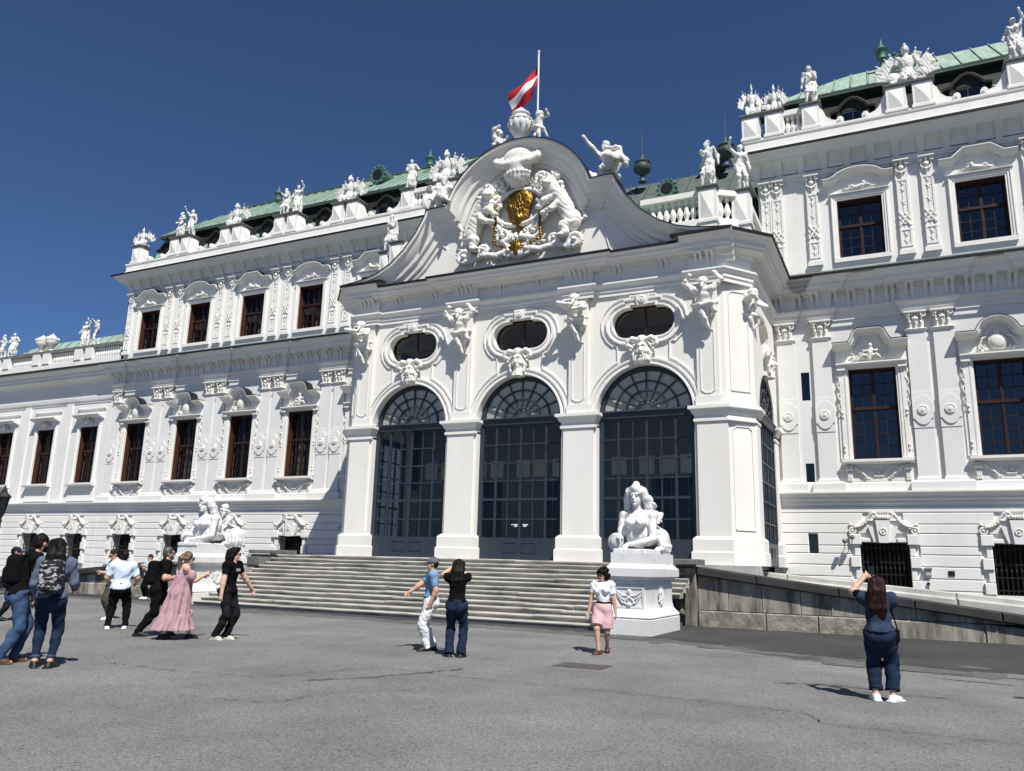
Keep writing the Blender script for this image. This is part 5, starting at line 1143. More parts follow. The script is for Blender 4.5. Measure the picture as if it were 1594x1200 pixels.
st(TM[0],1.2,30.05,Z0-.03,0,'big white armour trophy with flags and shields on the right roof',1.12,**tr_)
st(TM[1],-4.40,30.05,Z0-.03,25,'white bust trophy on the outermost corner pedestal of the right roof',(.52,.7,.95),**tr_)
st(TM[2],-3.55,30.05,Z0-.03,0,'white helmet and armour trophy beside the corner bust on the right roof',(.50,.7,.82),**tr_)
LS=[(-35.79,'farthest left pair on the long left roof'),(-28.11,'pair nearer the gable on the long left roof')]
k=0
for x,l in LS:
    for s_ in (-1,1):
        st(SM[k%5],x+s_*.42,30.05,Z0,s_*25,'white statue, %s one of the %s'%('left' if s_<0 else 'right',l),.92); k+=1
st(TM[1],-39.3,30.05,Z0-.03,10,'white winged trophy at the far left corner of the three-storey block',.74,**tr_)
st(TM[2],-31.95,30.05,Z0-.03,0,'white trophy with shields between the two statue pairs on the left roof',.90,**tr_)
st(TM[0],-24.27,30.05,Z0-.03,0,'white winged trophy next to the round dormer on the left roof',.98,**tr_)
st(TM[0],-18.6,30.05,Z0-.03,0,'tall white trophy with flags right above the left shoulder of the gable',1.1,**tr_)
st(SM[0],-20.6,30.05,Z0,20,'white statue standing alone just left of the gable on the left roof',.92)
st(SM[4],XP+6.4,26.0,14.52,-10,'white robed statue on the pedestal left of the two balustrade statues',1.06)
st(SM[1],XP+7.4,26.7,14.52,30,'white statue with raised arm, right of the two on the portico balustrade',1.05)
st(SM[2],XP-7.4,26.7,14.52,-20,'white statue on the balustrade left of the portico gable',1.02)
for x,i,s_,l in ((-42.1,1,-1,'right statue of the pair on the low left wing next to the taller block'),(-43.1,3,1,'left statue of the pair on the low left wing next to the taller block'),(-49.9,0,1,'right statue of the pair at the left picture edge on the low wing'),(-50.9,4,-1,'left statue of the pair at the left picture edge on the low wing')): st(SM[i],x,29.97,13.5,s_*20,l,.88)
m=mb(); m.lathe([(.16,0),(.18,.05),(.10,.12),(.12,.2),(.30,.42),(.38,.62),(.36,.68),(.40,.72),(.30,.80),(.24,.92),(.16,.98),(.06,1.08),(0,1.14)],(0,0,0),18)
for i in range(9): a=2*PI*i/9; m.lathe([(.05,-.1),(.085,0),(.05,.1)],(.34*math.cos(a),.34*math.sin(a),.76),6)
URN=m.me(marble,40)
for x,l in ((-46.1,'right of the two stone urns on the low left wing'),(-47.0,'left of the two stone urns on the low left wing')): st(URN,x,29.97,13.46,0,l,1.0,'stone_urn','urns on the low wing','urn')
# ---- gable top: urn, putti, reclining figure, trophy, flag
m=mb(); m.lathe([(.30,0),(.30,.08),(.16,.14),(.12,.24),(.22,.34),(.38,.6),(.45,.85),(.44,.95),(.47,.98),(.47,1.05),(.36,1.1),(.30,1.22),(.36,1.26),(.36,1.32),(.24,1.38),(.20,1.46),(.10,1.52),(.05,1.6),(0,1.62)],(0,0,0),20)
for i in range(12): a=2*PI*i/12; m.lathe([(.03,-.14),(.07,-.02),(.06,.1),(.03,.14)],(.43*math.cos(a),.43*math.sin(a),.82),6)
st(m.me(marble,40),XP-.12,24.3,16.72,0,'large carved stone urn on top of the curved gable',.98,'stone_urn','gable sculptures','urn')
def putto(seed,seat):
    S=Sdf(.025)
    J=rig(1.15,0,hL=(.28,-.02,.95) if not seat else (.22,-.1,.6),hR=(-.12,-.16,.7),fL=(.08,-.05,0) if not seat else (.18,-.28,.12),fR=(-.08,.02,0) if not seat else (-.02,-.34,.06),drop=.01 if not seat else .33,head=(20 if seed%2 else -25,0)); J['bulk']=1.25
    torso(S,J,.01)
    for k in 'LR': arm(S,J,k,.01); leg(S,J,k,.012); foot(S,J,k,.01); S.ell(P_(J,'w'+k),.045)
    c=P_(J,'head')+V3(0,0,.02); S.ell(c,(.115,.125,.13)); S.cone(c+V3(0,-.1,-.02),c+V3(0,-.14,-.03),.012,.02); r=random.Random(seed)
    for i in range(14): a=r.uniform(0,6.3); b=r.uniform(.2,1.3); S.ell(c+V3(.11*math.cos(a)*math.cos(b),.03+.11*math.sin(a)*math.cos(b),.13*math.sin(b)*.9),.035,k=.01)
    p=P_(J,'p'); S.path([p+V3(-.2,-.05,.05),p+V3(0,-.14,.0),p+V3(.22,-.02,-.12),p+V3(.25,.1,-.35)],.06,.05)
    return S.mesh(.02,marble)
PU=putto(1,False); PS=putto(2,True)
st(PU,XP+.62,24.35,16.62,-20,'standing stone child embracing the right side of the gable urn',1.15,'putto','gable sculptures','statue')
st(PS,XP-1.05,24.3,16.42,70,'seated stone child left of the gable urn',1.4,'putto','gable sculptures','statue')
def reclining():
    S=Sdf(.03); J=rig(1.9,1,hL=(.10,-.12,.42),hR=(-.27,-.16,.66),fL=(.40,-.18,.02),fR=(.30,-.26,.10),pel=(.06,0),lean=(-.05,0),drop=.40,head=(-40,5),eL=(.9,.3,-.2),kL=(.6,-.6,1),kR=(.5,-.6,1))
    torso(S,J,.012)
    for k in 'LR': arm(S,J,k,.012); leg(S,J,k,.02); foot(S,J,k,.01); S.ell(P_(J,'w'+k)+vnorm(P_(J,'w'+k)-P_(J,'e'+k))*.05,(.05,.05,.06))
    headp(S,J,0,.01); c=P_(J,'head'); S.ell(c+V3(0,.05,.05),(.10,.10,.10)); p=P_(J,'p')
    S.path([p+V3(-.1,-.1,.02),p+V3(.15,-.18,.0),P_(J,'kL'),P_(J,'aL')+V3(0,0,.08)],.15,.09); S.path([p,P_(J,'kR'),P_(J,'aR')],.13,.07)
    S.path([P_(J,'sL')+V3(0,.1,.0),V3(.35,.2,.95),V3(.42,.2,.55),V3(.25,.15,.3)],.06,.07); S.ell((.0,.08,.06),(.42,.26,.16)); S.ell((-.32,-.05,.10),(.16,.14,.16)); S.ell((-.42,-.1,.2),(.10,.1,.12))
    S.wrinkle(.008,30,(1,.5,.6)); return S.mesh(.018,marble)
st(reclining(),XP+3.22,24.25,14.66,-5,'reclining stone lady with outstretched arm on the right shoulder of the gable',1.28,'reclining_statue','gable sculptures','statue')
def leftgroup():
    S=Sdf(.03); J=rig(1.8,0,hL=(.28,-.1,.5),hR=(-.20,-.15,.45),fL=(.22,-.3,.02),fR=(-.10,-.36,.05),drop=.36,head=(25,5),lean=(.02,-.04))
    torso(S,J,.02)
    for k in 'LR': arm(S,J,k,.012); leg(S,J,k,.02); foot(S,J,k,.01)
    headp(S,J,0,.01); c=P_(J,'head'); S.ell(c+V3(0,.02,.07),(.12,.13,.10)); S.path([c+V3(0,-.06,.14),c+V3(0,.08,.2),c+V3(0,.2,.05)],.05,.03)
    for i in range(7): a=R(-60+20*i); S.cone((.05,.2,.3),(.05+.95*math.sin(a),.2,.3+.95*math.cos(a)),.03,.02); S.box((.05+.7*math.sin(a),.2,.3+.7*math.cos(a)),(.09,.03,.2),.02,rotm(0,math.degrees(a),0))
    S.ell((-.42,-.15,.30),(.25,.09,.30),rotm(0,0,20)); S.ell((.45,-.12,.22),(.2,.1,.22)); S.path([(-.2,-.1,.5),(.2,-.25,.35),(.4,-.1,.1)],.12,.08); S.ell((0,0,.08),(.6,.28,.14)); S.wrinkle(.007,34,(1,.5,.6))
    return S.mesh(.018,marble)
st(leftgroup(),XP-3.3,24.2,14.6,15,'seated stone warrior with fanned flags on the left shoulder of the gable',1.15,'warrior_group','gable sculptures','statue')
FP=empty('flagpole',(XP+.25,25.0,16.6),label='white flagpole rising behind the gable urn',cat='flagpole')
m=mb(); m.tube([(XP+.25,25.0,16.5),(XP+.25,25.0,20.95)],.035,8); ob('pole',m.me(trim,40),FP); m=mb(); m.lathe([(0,-.06),(.05,-.03),(.06,0),(.05,.03),(0,.06)],(XP+.25,25,21.0),8); ob('ball',m.me(trim,40),FP)
fr_=mat('flag_red',(.45,.012,.022),.8,.1,4.); fw_=mat('flag_white',(.75,.75,.74),.8,.05,4.)
V=[];F=[];mi=[];nu,nv=24,9
for i in range(nu+1):
    for j in range(nv+1):
        u=i/nu; v=j/nv     # u along the fly, hanging down; v across the stripes
        sx=-(.06+.95*u**1.1)*(.55+.45*u)-.10*v*(1-u)*0; sz=-1.75*u**.9
        hx=XP+.25+sx*1.22+.25*v*u; hz=20.7-1.15*v*(1-.30*u)+sz*.74
        y=25.0+.10*math.sin(5*u+4*v)+.05*math.sin(11*u-3*v)
        V.append((hx-.10*math.sin(3*v)*u,y,hz)); 
for i in range(nu):
    for j in range(nv): a=i*(nv+1)+j; F.append((a,a+1,a+nv+2,a+nv+1)); mi.append(1 if 3<=j<6 else 0)
tag(ob('flag',mesh(V,F,[fr_,fw_],180,mi)),'red white red flag hanging from the pole above the gable','flag')
# ---- atlantes, masks, crest: carved parts of the portico
def atlante(seed,up,fem):
    S=Sdf(.03); r=random.Random(seed)
    J=rig(1.78,0,hL=(.15,-.10,1.06) if up&1 else (.02,-.17,.70),hR=(-.16,-.10,1.05) if up&2 else (-.03,-.19,.78),head=(r.choice((-28,28)),22),lean=(0,-.07),hsh=(0,-.03),eL=(1,.2,.2),eR=(-1,.2,.2)); J['bulk']=1.12
    torso(S,J,.015)
    for k in 'LR': arm(S,J,k,.014); S.ell(P_(J,'w'+k),(.055,.055,.065))
    headp(S,J,1,.01); c=P_(J,'head'); 
    for i in range(18): a=r.uniform(0,6.3); b=r.uniform(0,1.3); S.ell(c+V3(.10*math.cos(a)*math.cos(b),.03+.1*abs(math.sin(a))*math.cos(b),.04+.1*math.sin(b)),.04,k=.01)
    S.cone(c+V3(0,-.06,-.12),c+V3(0,-.09,-.2),.05,.03)
    p=P_(J,'p'); S.path([p+V3(-.24,.02,.06),p+V3(-.05,-.17,0),p+V3(.18,-.14,.04),p+V3(.26,.02,.10)],.075,.065)
    S.path([p+V3(.18,-.10,.0),p+V3(.24,-.08,-.2),p+V3(.16,-.06,-.32)],.07,.04); S.skirt(p+V3(0,.0,.02),p+V3(.04,.10,-.62),.17,.06,6,.04,(1,.8),r.random()*6); S.path([p+V3(-.1,-.12,-.1),p+V3(.02,-.1,-.4),p+V3(.08,-.02,-.68)],.07,.035)
    S.wrinkle(.006,36,(1,.3,.5)); return S.mesh(.016,ornm)
ATS=[(-6.55,0,1),(-2.23,3,2),(2.23,0,3),(6.55,3,4)]
for c_,u,sd in ATS: ob('atlante',atlante(sd,u,0),POR,(XP+c_,YP-.36,10.58-1.83*1.07),sc=(1.40,1.25,1.07))
ob('atlante',atlante(7,0,0),POR,(XP+HS-.10,25.3,10.45-1.83*1.07),R(60),sc=(1.2,1.15,1.07))
ob('atlante',atlante(7,0,0),POR,(XP-HS+.12,25.35,10.38-1.83),R(-65)) if False else None
def mask(seed,beard):
    S=Sdf(.022); r=random.Random(seed); Q=None
    S.ell((0,-.12,.50),(.20,.17,.27)); S.ell((0,-.16,.34),(.13,.12,.14)); S.cone((0,-.28,.55),(0,-.33,.44),.03,.05)
    for s_ in (-1,1):
        S.ell((s_*.085,-.29,.56),(.05,.04,.03),op=-1,k=.015); S.ell((s_*.085,-.255,.555),.028,k=.006); S.path([(s_*.15,-.22,.60),(s_*.08,-.29,.63),(s_*.03,-.29,.61)],.022); S.ell((s_*.12,-.22,.42),(.06,.05,.05))
        S.path([(s_*.10,-.14,.80),(s_*.30,-.16,.86),(s_*.44,-.16,.78),(s_*.46,-.15,.66),(s_*.36,-.15,.62)],.08,.06); S.path([(s_*.18,-.1,.5),(s_*.27,-.12,.36),(s_*.22,-.14,.16),(s_*.12,-.14,.04)],.07,.045)
        for i in range(4): S.ell((s_*(.20+.05*i),-.14,.72-.07*i),.05,k=.012)
    S.ell((0,-.14,.86),(.15,.10,.10)); S.ell((0,-.18,.78),(.08,.07,.09))
    if beard:
        for i in range(7): x=(i-3)*.055; S.path([(x,-.2,.30),(x*1.2,-.22,.16),(x*.9,-.18,.02+abs(x)*.4)],.035,.02,k=.012)
        S.ell((0,-.27,.32),(.045,.05,.045),op=-1,k=.01)
    else: S.ell((0,-.28,.34),(.05,.03,.015)); S.skirt(V3(0,-.08,.3),V3(0,-.06,.0),.15,.22,8,.02)
    S.box((0,-.02,.45),(.26,.06,.42),.03); return S.mesh(.017,ornm)
for c_,b in ((-4.46,1),(0,0),(4.46,1)): ob('keystone_mask',mask(3,b),POR,(XP+c_,YP-.06,7.93),sc=1.06)
ob('keystone_mask',mask(5,0),POR,(XP+HS+.02,27.55,7.93),R(90),sc=1.06)
def lion(s_):
    S=Sdf(.03); X=lambda x:s_*x
    S.path([(X(.55),-.10,.35),(X(.42),-.12,.75),(X(.22),-.16,1.15),(X(.10),-.2,1.35)],.22,.24); S.ell((X(.62),-.08,.30),(.26,.18,.34)); S.ell((X(.02),-.26,1.52),(.19,.20,.21)); S.ell((X(-.02),-.44,1.46),(.13,.13,.12)); S.ell((X(-.02),-.52,1.49),(.05,.04,.035))
    r=random.Random(3)
    for i in range(60): a=r.uniform(0,6.28); b=r.uniform(-.8,.8); q_=r.uniform(.75,1.15); p=V3(X(.05+.26*q_*math.cos(a)),-.20+.12*b,1.42+.34*q_*math.sin(a)); S.cone(p,p+V3(.07*math.cos(a),-.06,.14*math.sin(a)-.07),.065,.025,k=.010)
    for q in (-1,1): S.ell((X(q*.12+.02),-.2,1.72),.05); S.ell((X(-.02+q*.07),-.43,1.55),.02,op=-1,k=.01)
    S.path([(X(.15),-.25,1.1),(X(-.12),-.38,.95),(X(-.25),-.34,.80)],.11,.08); S.ell((X(-.28),-.36,.78),(.10,.09,.07)); S.path([(X(.30),-.25,.9),(X(.10),-.36,.66),(X(-.12),-.32,.60)],.11,.08); S.ell((X(-.16),-.34,.58),(.10,.09,.07))
    S.path([(X(.62),-.14,.25),(X(.40),-.26,.12),(X(.48),-.26,-.12),(X(.38),-.30,-.2)],.15,.09); S.path([(X(.75),-.06,.2),(X(.98),-.06,.35),(X(.92),-.08,.62),(X(1.06),-.08,.78)],.05,.045); S.ell((X(1.06),-.08,.82),(.08,.07,.11)); S.ell((X(.35),-.32,-.2),(.13,.1,.07))
    S.wrinkle(.006,40,(.5,.2,1)); return S.mesh(.017,ornm)
CZ=12.55; CY=YP-.10
ob('crest_lion',lion(-1),POR,(XP-1.22,CY-.05,CZ+.45),sc=(1.3,1.2,1.2)); ob('crest_lion',lion(1),POR,(XP+1.22,CY-.05,CZ+.45),sc=(1.3,1.2,1.2))
S=Sdf(.03)                                             # cartouche frame and scrolls
S.ring((0,-.16,1.75),.76,.10,rotm(90,0,0)@np.diag([.82,1.12,1]),k=.03)
for s_ in (-1,1):
    for (x,z,r_) in ((.55,.72,.20),(1.95,.15,.22),(.30,.10,.18),(.78,2.75,.17),(1.25,.32,.14)):
        S.ring((s_*x,-.20,z),r_,.075,rotm(90,0,0)); S.ell((s_*x,-.24,z),(r_*.45,.12,r_*.45))
    S.path([(s_*.3,-.16,.15),(s_*.75,-.2,-.02),(s_*1.3,-.16,.12),(s_*1.7,-.16,-.05),(s_*2.1,-.14,.0)],.13,.10); S.path([(s_*.62,-.16,1.0),(s_*.95,-.2,1.25),(s_*.9,-.18,1.7),(s_*.66,-.18,1.9)],.10,.07); S.path([(s_*.55,-.18,2.5),(s_*.85,-.2,2.7),(s_*.95,-.16,2.45)],.09,.06)
    for i in range(9): a=R(200+18*i); S.cone((s_*1.9,-.15,.15),(s_*1.9+.36*math.cos(a),-.22,.15+.3*math.sin(a)),.07,.03)
    S.path([(s_*.15,-.2,.6),(s_*.5,-.26,.45),(s_*.3,-.2,.2)],.12,.09)
S.ell((0,-.2,-.02),(.26,.16,.22)); r=random.Random(11)
for i in range(90):
    a=r.uniform(0,2*PI); q_=r.uniform(.85,1.15); x,z=.78*q_*math.cos(a),1.75+1.02*q_*math.sin(a); b=a+r.uniform(-.8,.8); S.cone((x,-.14,z),(x+.16*math.cos(b),-.26-.08*r.random(),z+.16*math.sin(b)),.05,.018,k=.010)
for i in range(70):
    x=r.uniform(-2.2,2.2); z=.05+r.uniform(-.2,.35)+.12*math.sin(3*x); b=r.uniform(0,PI); S.cone((x,-.12,z),(x+.18*math.cos(b),-.26,z+.15*math.sin(b)),.05,.016,k=.010)
S.wrinkle(.005,42,(1,.2,.7)); cart=ob('cartouche',S.mesh(.018,ornm),POR,(XP-.05,CY,CZ-.1),sc=(1.12,1.1,1))
S=Sdf(.05); S.ell((0,-.17,.18),(.56,.17,.56)); S.ell((0,-.17,-.25),(.44,.15,.55)); S.cone((0,-.16,-.5),(0,-.14,-.86),.26,.10)
for i in range(7): S.path([(-.36+.12*i,-.27,.5-.1*abs(i-3)*.5),(-.27+.09*i,-.33,.0),(-.12+.04*i,-.28,-.7)],.030,.018,k=.03)
S.wrinkle(.008,34,(1,.2,.35)); ob('golden_shield',S.mesh(.02,gold),cart,(XP-.05,CY,CZ+1.68),sc=(1.0,1,1.0))
S=Sdf(.02)
for s_ in (-1,1):
    for i in range(26):
        t=i/25; x=s_*(.95-.12*math.sin(PI*t)+.12*t)*(1 if t<.72 else max(0.05,1-(t-.72)/.28)); z=2.2-1.85*min(t/.72,1)-(.28*math.sin(max(0,(t-.72)/.28)*PI/2)); S.ell((x,-.30,z),(.065,.05,.07) if i%2 else (.045,.045,.055),k=.015)
for i in range(16): a=2*PI*i/16; S.cone((0,-.34,.12),(.26*math.cos(a),-.36,.12+.26*math.sin(a)),.06,.02)
S.ell((0,-.38,.0),(.10,.07,.26)); S.ell((0,-.36,.1),(.18,.08,.16)); ob('golden_chain',S.mesh(.018,gold),cart,(XP-.05,CY,CZ-.02))
S=Sdf(.03)                                             # princely hat with ermine brim
S.ell((0,-.22,.46),(.58,.32,.42)); S.cone((0,-.2,-.22),(0,-.2,.1),.36,.44)
br=[(-.86,-.24,.56),(-.72,-.36,.34),(-.45,-.46,.20),(0,-.50,.16),(.45,-.46,.20),(.72,-.36,.34),(.86,-.24,.56)]
S.path(br,.13); S.path([(-.86,-.24,.56),(-.6,-.1,.62),(0,-.06,.60),(.6,-.1,.62),(.86,-.24,.56)],.13,.13); S.ell((-.5,-.2,.42),(.34,.22,.24)); S.ell((.5,-.2,.42),(.34,.22,.24)); S.ell((0,-.26,.70),.10); S.path([(0,-.5,.25),(0,-.42,.5),(0,-.26,.64)],.07,.05)
for i in range(len(br)-1):
    for t in (0,.33,.66): p=V3(*br[i])*(1-t)+V3(*br[i+1])*t; S.ell(p+V3(0,-.04,.14),.05,k=.01)
for i in range(9): a=R(200+17.5*i); S.path([(.40*math.cos(a),-.2+.3*math.sin(a),.0),(.46*math.cos(a),-.2+.36*math.sin(a),-.14),(.40*math.cos(a),-.2+.3*math.sin(a),-.28)],.06,.05)
ob('crown',S.mesh(.017,ornm),cart,(XP-.05,CY-.04,CZ+3.02),sc=1.12)
# ---------------------------------------------------------------- sphinxes
def sphinx(mir):
    S=Sdf(.04)
    S.box((0,.12,.03),(.40,1.12,.06),.02,k=.01)
    S.path([(0,-.10,.46),(0,.45,.52),(0,.95,.48)],.30,.33); 
    for s_ in (-1,1):
        S.ell((s_*.26,.92,.36),(.19,.34,.34)); S.path([(s_*.33,.62,.16),(s_*.36,.38,.13)],.12,.10); S.ell((s_*.36,.30,.11),(.11,.14,.08))
    S.ell((0,-.02,.80),(.40,.20,.42)); S.ell((0,-.22,.50),(.32,.27,.38)); S.ell((0,-.32,.84),(.31,.22,.30)); S.ell((0,-.30,1.00),(.34,.17,.14))
    for s_ in (-1,1): S.ell((s_*.14,-.52,.78),(.13,.13,.13),k=.02); S.ell((s_*.145,-.615,.79),.022,k=.01)
    # arms: elbows out, forearms laid across the front on a round shield
    for s_ in (-1,1):
        S.ell((s_*.34,-.28,.98),.13); S.cone((s_*.35,-.28,.96),(s_*.41,-.42,.38),.11,.092)
        tip=V3(-.02,-.78,.22) if s_>0 else V3(-.28,-.80,.36); S.cone((s_*.41,-.42,.35),tip,.09,.056)
        d=vnorm(tip-V3(s_*.41,-.42,.35)); S.ell(tip+d*.05,(.085,.06,.055))
        for i in range(4): S.cone(tip+d*.08+V3(0,-.02,.04-.028*i),tip+d*.2+V3(0,-.04,-.02-.03*i),.026,.019,k=.006)
    S.ell((-.42,-.70,.26),(.22,.12,.24),rotm(0,0,-25)); S.ring((-.42,-.75,.26),.19,.03,rotm(90,0,-25))
    # head with diadem and veil
    S.cone((0,-.30,1.05),(0,-.36,1.34),.115,.10); J=rig(1.75); J['H']=1.75*2.0
    c=V3(0,-.40,1.47); J['head']=c/J['H']; J['n']=V3(0,-.32,1.12)/J['H']; J['hr']=rotm(0,0,0); headp(S,J,1,.0)
    r=random.Random(9)
    for i in range(46):
        a=r.uniform(0,2*PI); b=r.uniform(.15,1.35); p=c+V3(.17*math.cos(a)*math.cos(b),.02+.19*math.sin(a)*math.cos(b),.05+.22*math.sin(b))
        if p[1]>c[1]-.14: S.ell(p,.05,k=.012)
    for s_ in (-1,1):
        S.path([(s_*.18,-.40,1.62),(s_*.23,-.34,1.42),(s_*.25,-.26,1.20),(s_*.28,-.12,1.0),(s_*.24,.0,.8)],.095,.10)
        for i in range(6): S.ell((s_*(.19+.01*(i%2)),-.50+.01*i,1.60-.035*i),.04,k=.012)
    S.path([(0,-.22,1.62),(0,-.10,1.35),(0,.02,1.05)],.17,.20); S.cone((0,-.44,1.66),(0,-.40,1.80),.17,.08); S.ell((0,-.56,1.72),(.07,.04,.07))
    # child on the back
    Jp=rig(1.16,0,hL=(.10,-.30,.66),hR=(-.14,.20,.60),fL=(.26,-.20,.16),fR=(.22,.16,.22),drop=.22,head=(60,0),kL=(1,-.3,.3),kR=(1,.2,.3)); Jp['bulk']=1.3
    o=V3(.06,.46,.60)
    class Off:
        def __init__(s,S,o): s.S=S;s.o=o
        def ell(s,c,r,rot=None,k=None,op=1): s.S.ell(np.array(c)+s.o,r,rot,k,op)
        def cone(s,a,b,ra,rb=None,k=None,op=1,flat=False): s.S.cone(np.array(a)+s.o,np.array(b)+s.o,ra,rb,k,op,flat)
    T=Off(S,o); torso(T,Jp,.005,k=.03)
    for k in 'LR': arm(T,Jp,k,.008); leg(T,Jp,k,.01); foot(T,Jp,k,.008)
    hc=P_(Jp,'head')+V3(0,0,.03); T.ell(hc,(.12,.12,.13)); T.cone(hc+V3(.08,-.05,0),hc+V3(.13,-.07,-.02),.012,.018)
    for i in range(16): a=r.uniform(0,6.3); b=r.uniform(.3,1.3); T.ell(hc+V3(-.02+.11*math.cos(a)*math.cos(b),.11*math.sin(a)*math.cos(b),.12*math.sin(b)),.036,k=.01)
    # saddle cloth with tassels
    for s_ in (-1,1):
        for i in range(6): S.path([(s_*.36,.25+.16*i,.42),(s_*.43,.28+.16*i,.22),(s_*.42,.27+.16*i,.12-.03*(i%2))],.06,.035,k=.03)
    S.wrinkle(.005,40,(.5,1,.4)); me=S.mesh(.0175,sphm); return me
SPH=sphinx(0)
tag(ob('sphinx',SPH,None,(-6.12,20.12,1.925),sc=(1.04,1.02,.95)),'white marble sphinx facing the viewer on the right pedestal','sphinx','sphinxes flanking the steps')
tag(ob('sphinx',SPH,None,(-21.97,21.06,1.925),sc=(1.12,1.02,.94)),'white marble sphinx with a child on its back, seen in profile at the left','sphinx','sphinxes flanking the steps')
# ---------------------------------------------------------------- people
def cloth(name,col,var=.25,scale=9.,rough=.95,**k): return mat(name,col,rough,var,scale,.25,120.,spec=.08,**k)
skin=mat('skin',(.50,.30,.21),.55,.12,9.); skin2=mat('skin_light',(.56,.36,.27),.55,.10,9.)
C=dict(black=cloth('cloth_black',(.006,.006,.007),.3),jeans=cloth('denim_blue',(.055,.10,.19),.45,5.),navy=cloth('denim_navy',(.016,.028,.058),.45,5.),dark=cloth('denim_black',(.014,.014,.017),.4,5.),
  white=cloth('cloth_white',(.74,.75,.78),.06),pale=cloth('cloth_pale_blue',(.56,.65,.76),.08),polo=cloth('polo_blue',(.17,.29,.44),.12),olive=cloth('cloth_olive',(.075,.07,.05),.3),pink=cloth('cloth_pink',(.42,.265,.295),.14,14.,stretch=(3,3,.6)),
  cardi=cloth('cardigan_grey_blue',(.105,.13,.19),.2,20.),blue=cloth('cloth_blue',(.03,.07,.25),.2),overall=cloth('denim_overall',(.035,.055,.095),.4,6.),rose=cloth('cloth_rose',(.56,.36,.38),.12),capg=cloth('cap_grey',(.13,.14,.17),.2),offw=cloth('trousers_white',(.66,.66,.66),.06))
shoe=dict(brown=mat('leather_brown',(.11,.05,.025),.6,.3,8.),black=mat('leather_black',(.012,.012,.012),.5,.2,8.),white=mat('shoe_white',(.72,.72,.73),.6,.08,8.),cream=mat('shoe_cream',(.52,.50,.42),.7,.25,14.),tan=mat('sandal_brown',(.10,.035,.03),.5,.2,8.))
HAIR=dict(black=mat('hair_black',(.007,.006,.005),.62,.4,30.,stretch=(8,8,1),spec=.15),brown=mat('hair_brown',(.03,.018,.011),.6,.4,30.,stretch=(8,8,1),spec=.15),blond=mat('hair_dark_blond',(.20,.12,.06),.5,.6,18.,stretch=(8,8,1),col2=(.05,.028,.015)),red=mat('hair_auburn',(.022,.006,.006),.6,.5,24.,stretch=(8,8,1),spec=.15),grey=mat('hair_grey',(.09,.085,.08),.5,.5,30.))
lens=mat('lens_black',(.006,.006,.007),.15,.1,5.,spec=.6); rubber=mat('sole_rubber',(.03,.03,.03),.8,.1,5.)
camo=mat('camouflage_cloth',(.30,.30,.32),.9,.2,13.,.2,100.,col2=(.010,.010,.012),detail=2,stretch=(1,1,1.9))
camo.node_tree.nodes['Color Ramp'].color_ramp.elements[0].position=.54; camo.node_tree.nodes['Color Ramp'].color_ramp.elements[1].position=.58
def fdir(x,y,ang):
    c=Vector((-x,-y)).normalized(); r=Vector((-c.y,c.x)); f=c*math.cos(R(ang))+r*math.sin(R(ang)); return math.atan2(f.x,-f.y)
def cutz(S,z,below=True): S.box((0,0,z-1 if below else z+1),(1.5,1.5,1.0),.001,k=.004,op=-1)
def shirt(J,m_,sleeve=.62,g=.016,hem=.50,wr=.006,neck=True,long=False,flare=.0):
    S=Sdf(.04); H=J['H']; torso(S,J,g)
    p=P_(J,'p'); S.ell(p+V3(0,0,-.02*H),V3(.098+.006*J['fem'],.080,.085)*H*J.get('bulk',1)+g+flare,k=.05)
    for k in 'LR':
        arm(S,J,k,g+.002,fore=long,frac=1. if long else sleeve,flat=not long)
        if long: w_=P_(J,'w'+k)
    cutz(S,hem*H)
    if neck: n=P_(J,'n'); S.ell(n+V3(0,-.03*H,.045*H),V3(.052,.055,.045)*H,k=.01,op=-1)
    if long:
        for k in 'LR': w_=P_(J,'w'+k);d=vnorm(w_-P_(J,'e'+k)); S.ell(w_+d*.07,.075,k=.003,op=-1)
    S.wrinkle(wr,26,(.3,.5,1)); S.wrinkle(wr*.6,55,(1,.4,.6)); return S.mesh(.0115,m_)
def trousers(J,m_,g=.012,top=.575,ankle=.062,frac=1.04,wr=.006,bell=0,kg=.0):
    S=Sdf(.04); H=J['H']; p=P_(J,'p');b=J.get('bulk',1)
    S.ell(p+V3(0,.004*H,.0),V3(.096+.008*J['fem'],.074,.085)*H*b+g,k=.04)
    for s_ in (-1,1): S.ell(p+V3(s_*.04*H,.034*H,-.025*H),.058*H*b+g,k=.05)
    for k in 'LR':
        leg(S,J,k,g+kg,frac,ankle=ankle+bell)
    cutz(S,top*H,False)
    for k in 'LR':
        kn,a=P_(J,'k'+k),P_(J,'a'+k); q=kn+(a-kn)*frac; d=vnorm(a-kn); S.cone(q,q+d*.14,.12,.12,k=.003,op=-1,flat=True)
    S.wrinkle(wr,30,(.2,.4,1)); S.wrinkle(wr*.5,70,(.6,.4,1)); return S.mesh(.0115,m_)
def shoes(J,k,m_,hi=0):
    S=Sdf(.02); H=J['H'];a=P_(J,'a'+k);t=R(J['toe'][k]);d=V3(math.sin(t),-math.cos(t),0); z=a[2]; 
    S.cone(a-d*.03+V3(0,0,-.030*H),a+d*.135+V3(0,0,-.033*H),.048,.041); S.ell(a+d*.05+V3(0,0,-.022*H),(.052,.10,.046),rotm(0,0,J['toe'][k])); S.cone(a+V3(0,0,-.02*H),a+V3(0,0,.015+hi),.050,.047,flat=True)
    S.box(a+d*.05+V3(0,0,-.045*H+.010),(.050,.142,.012),.01,rotm(0,0,J['toe'][k]),k=.008); return S.mesh(.009,m_)
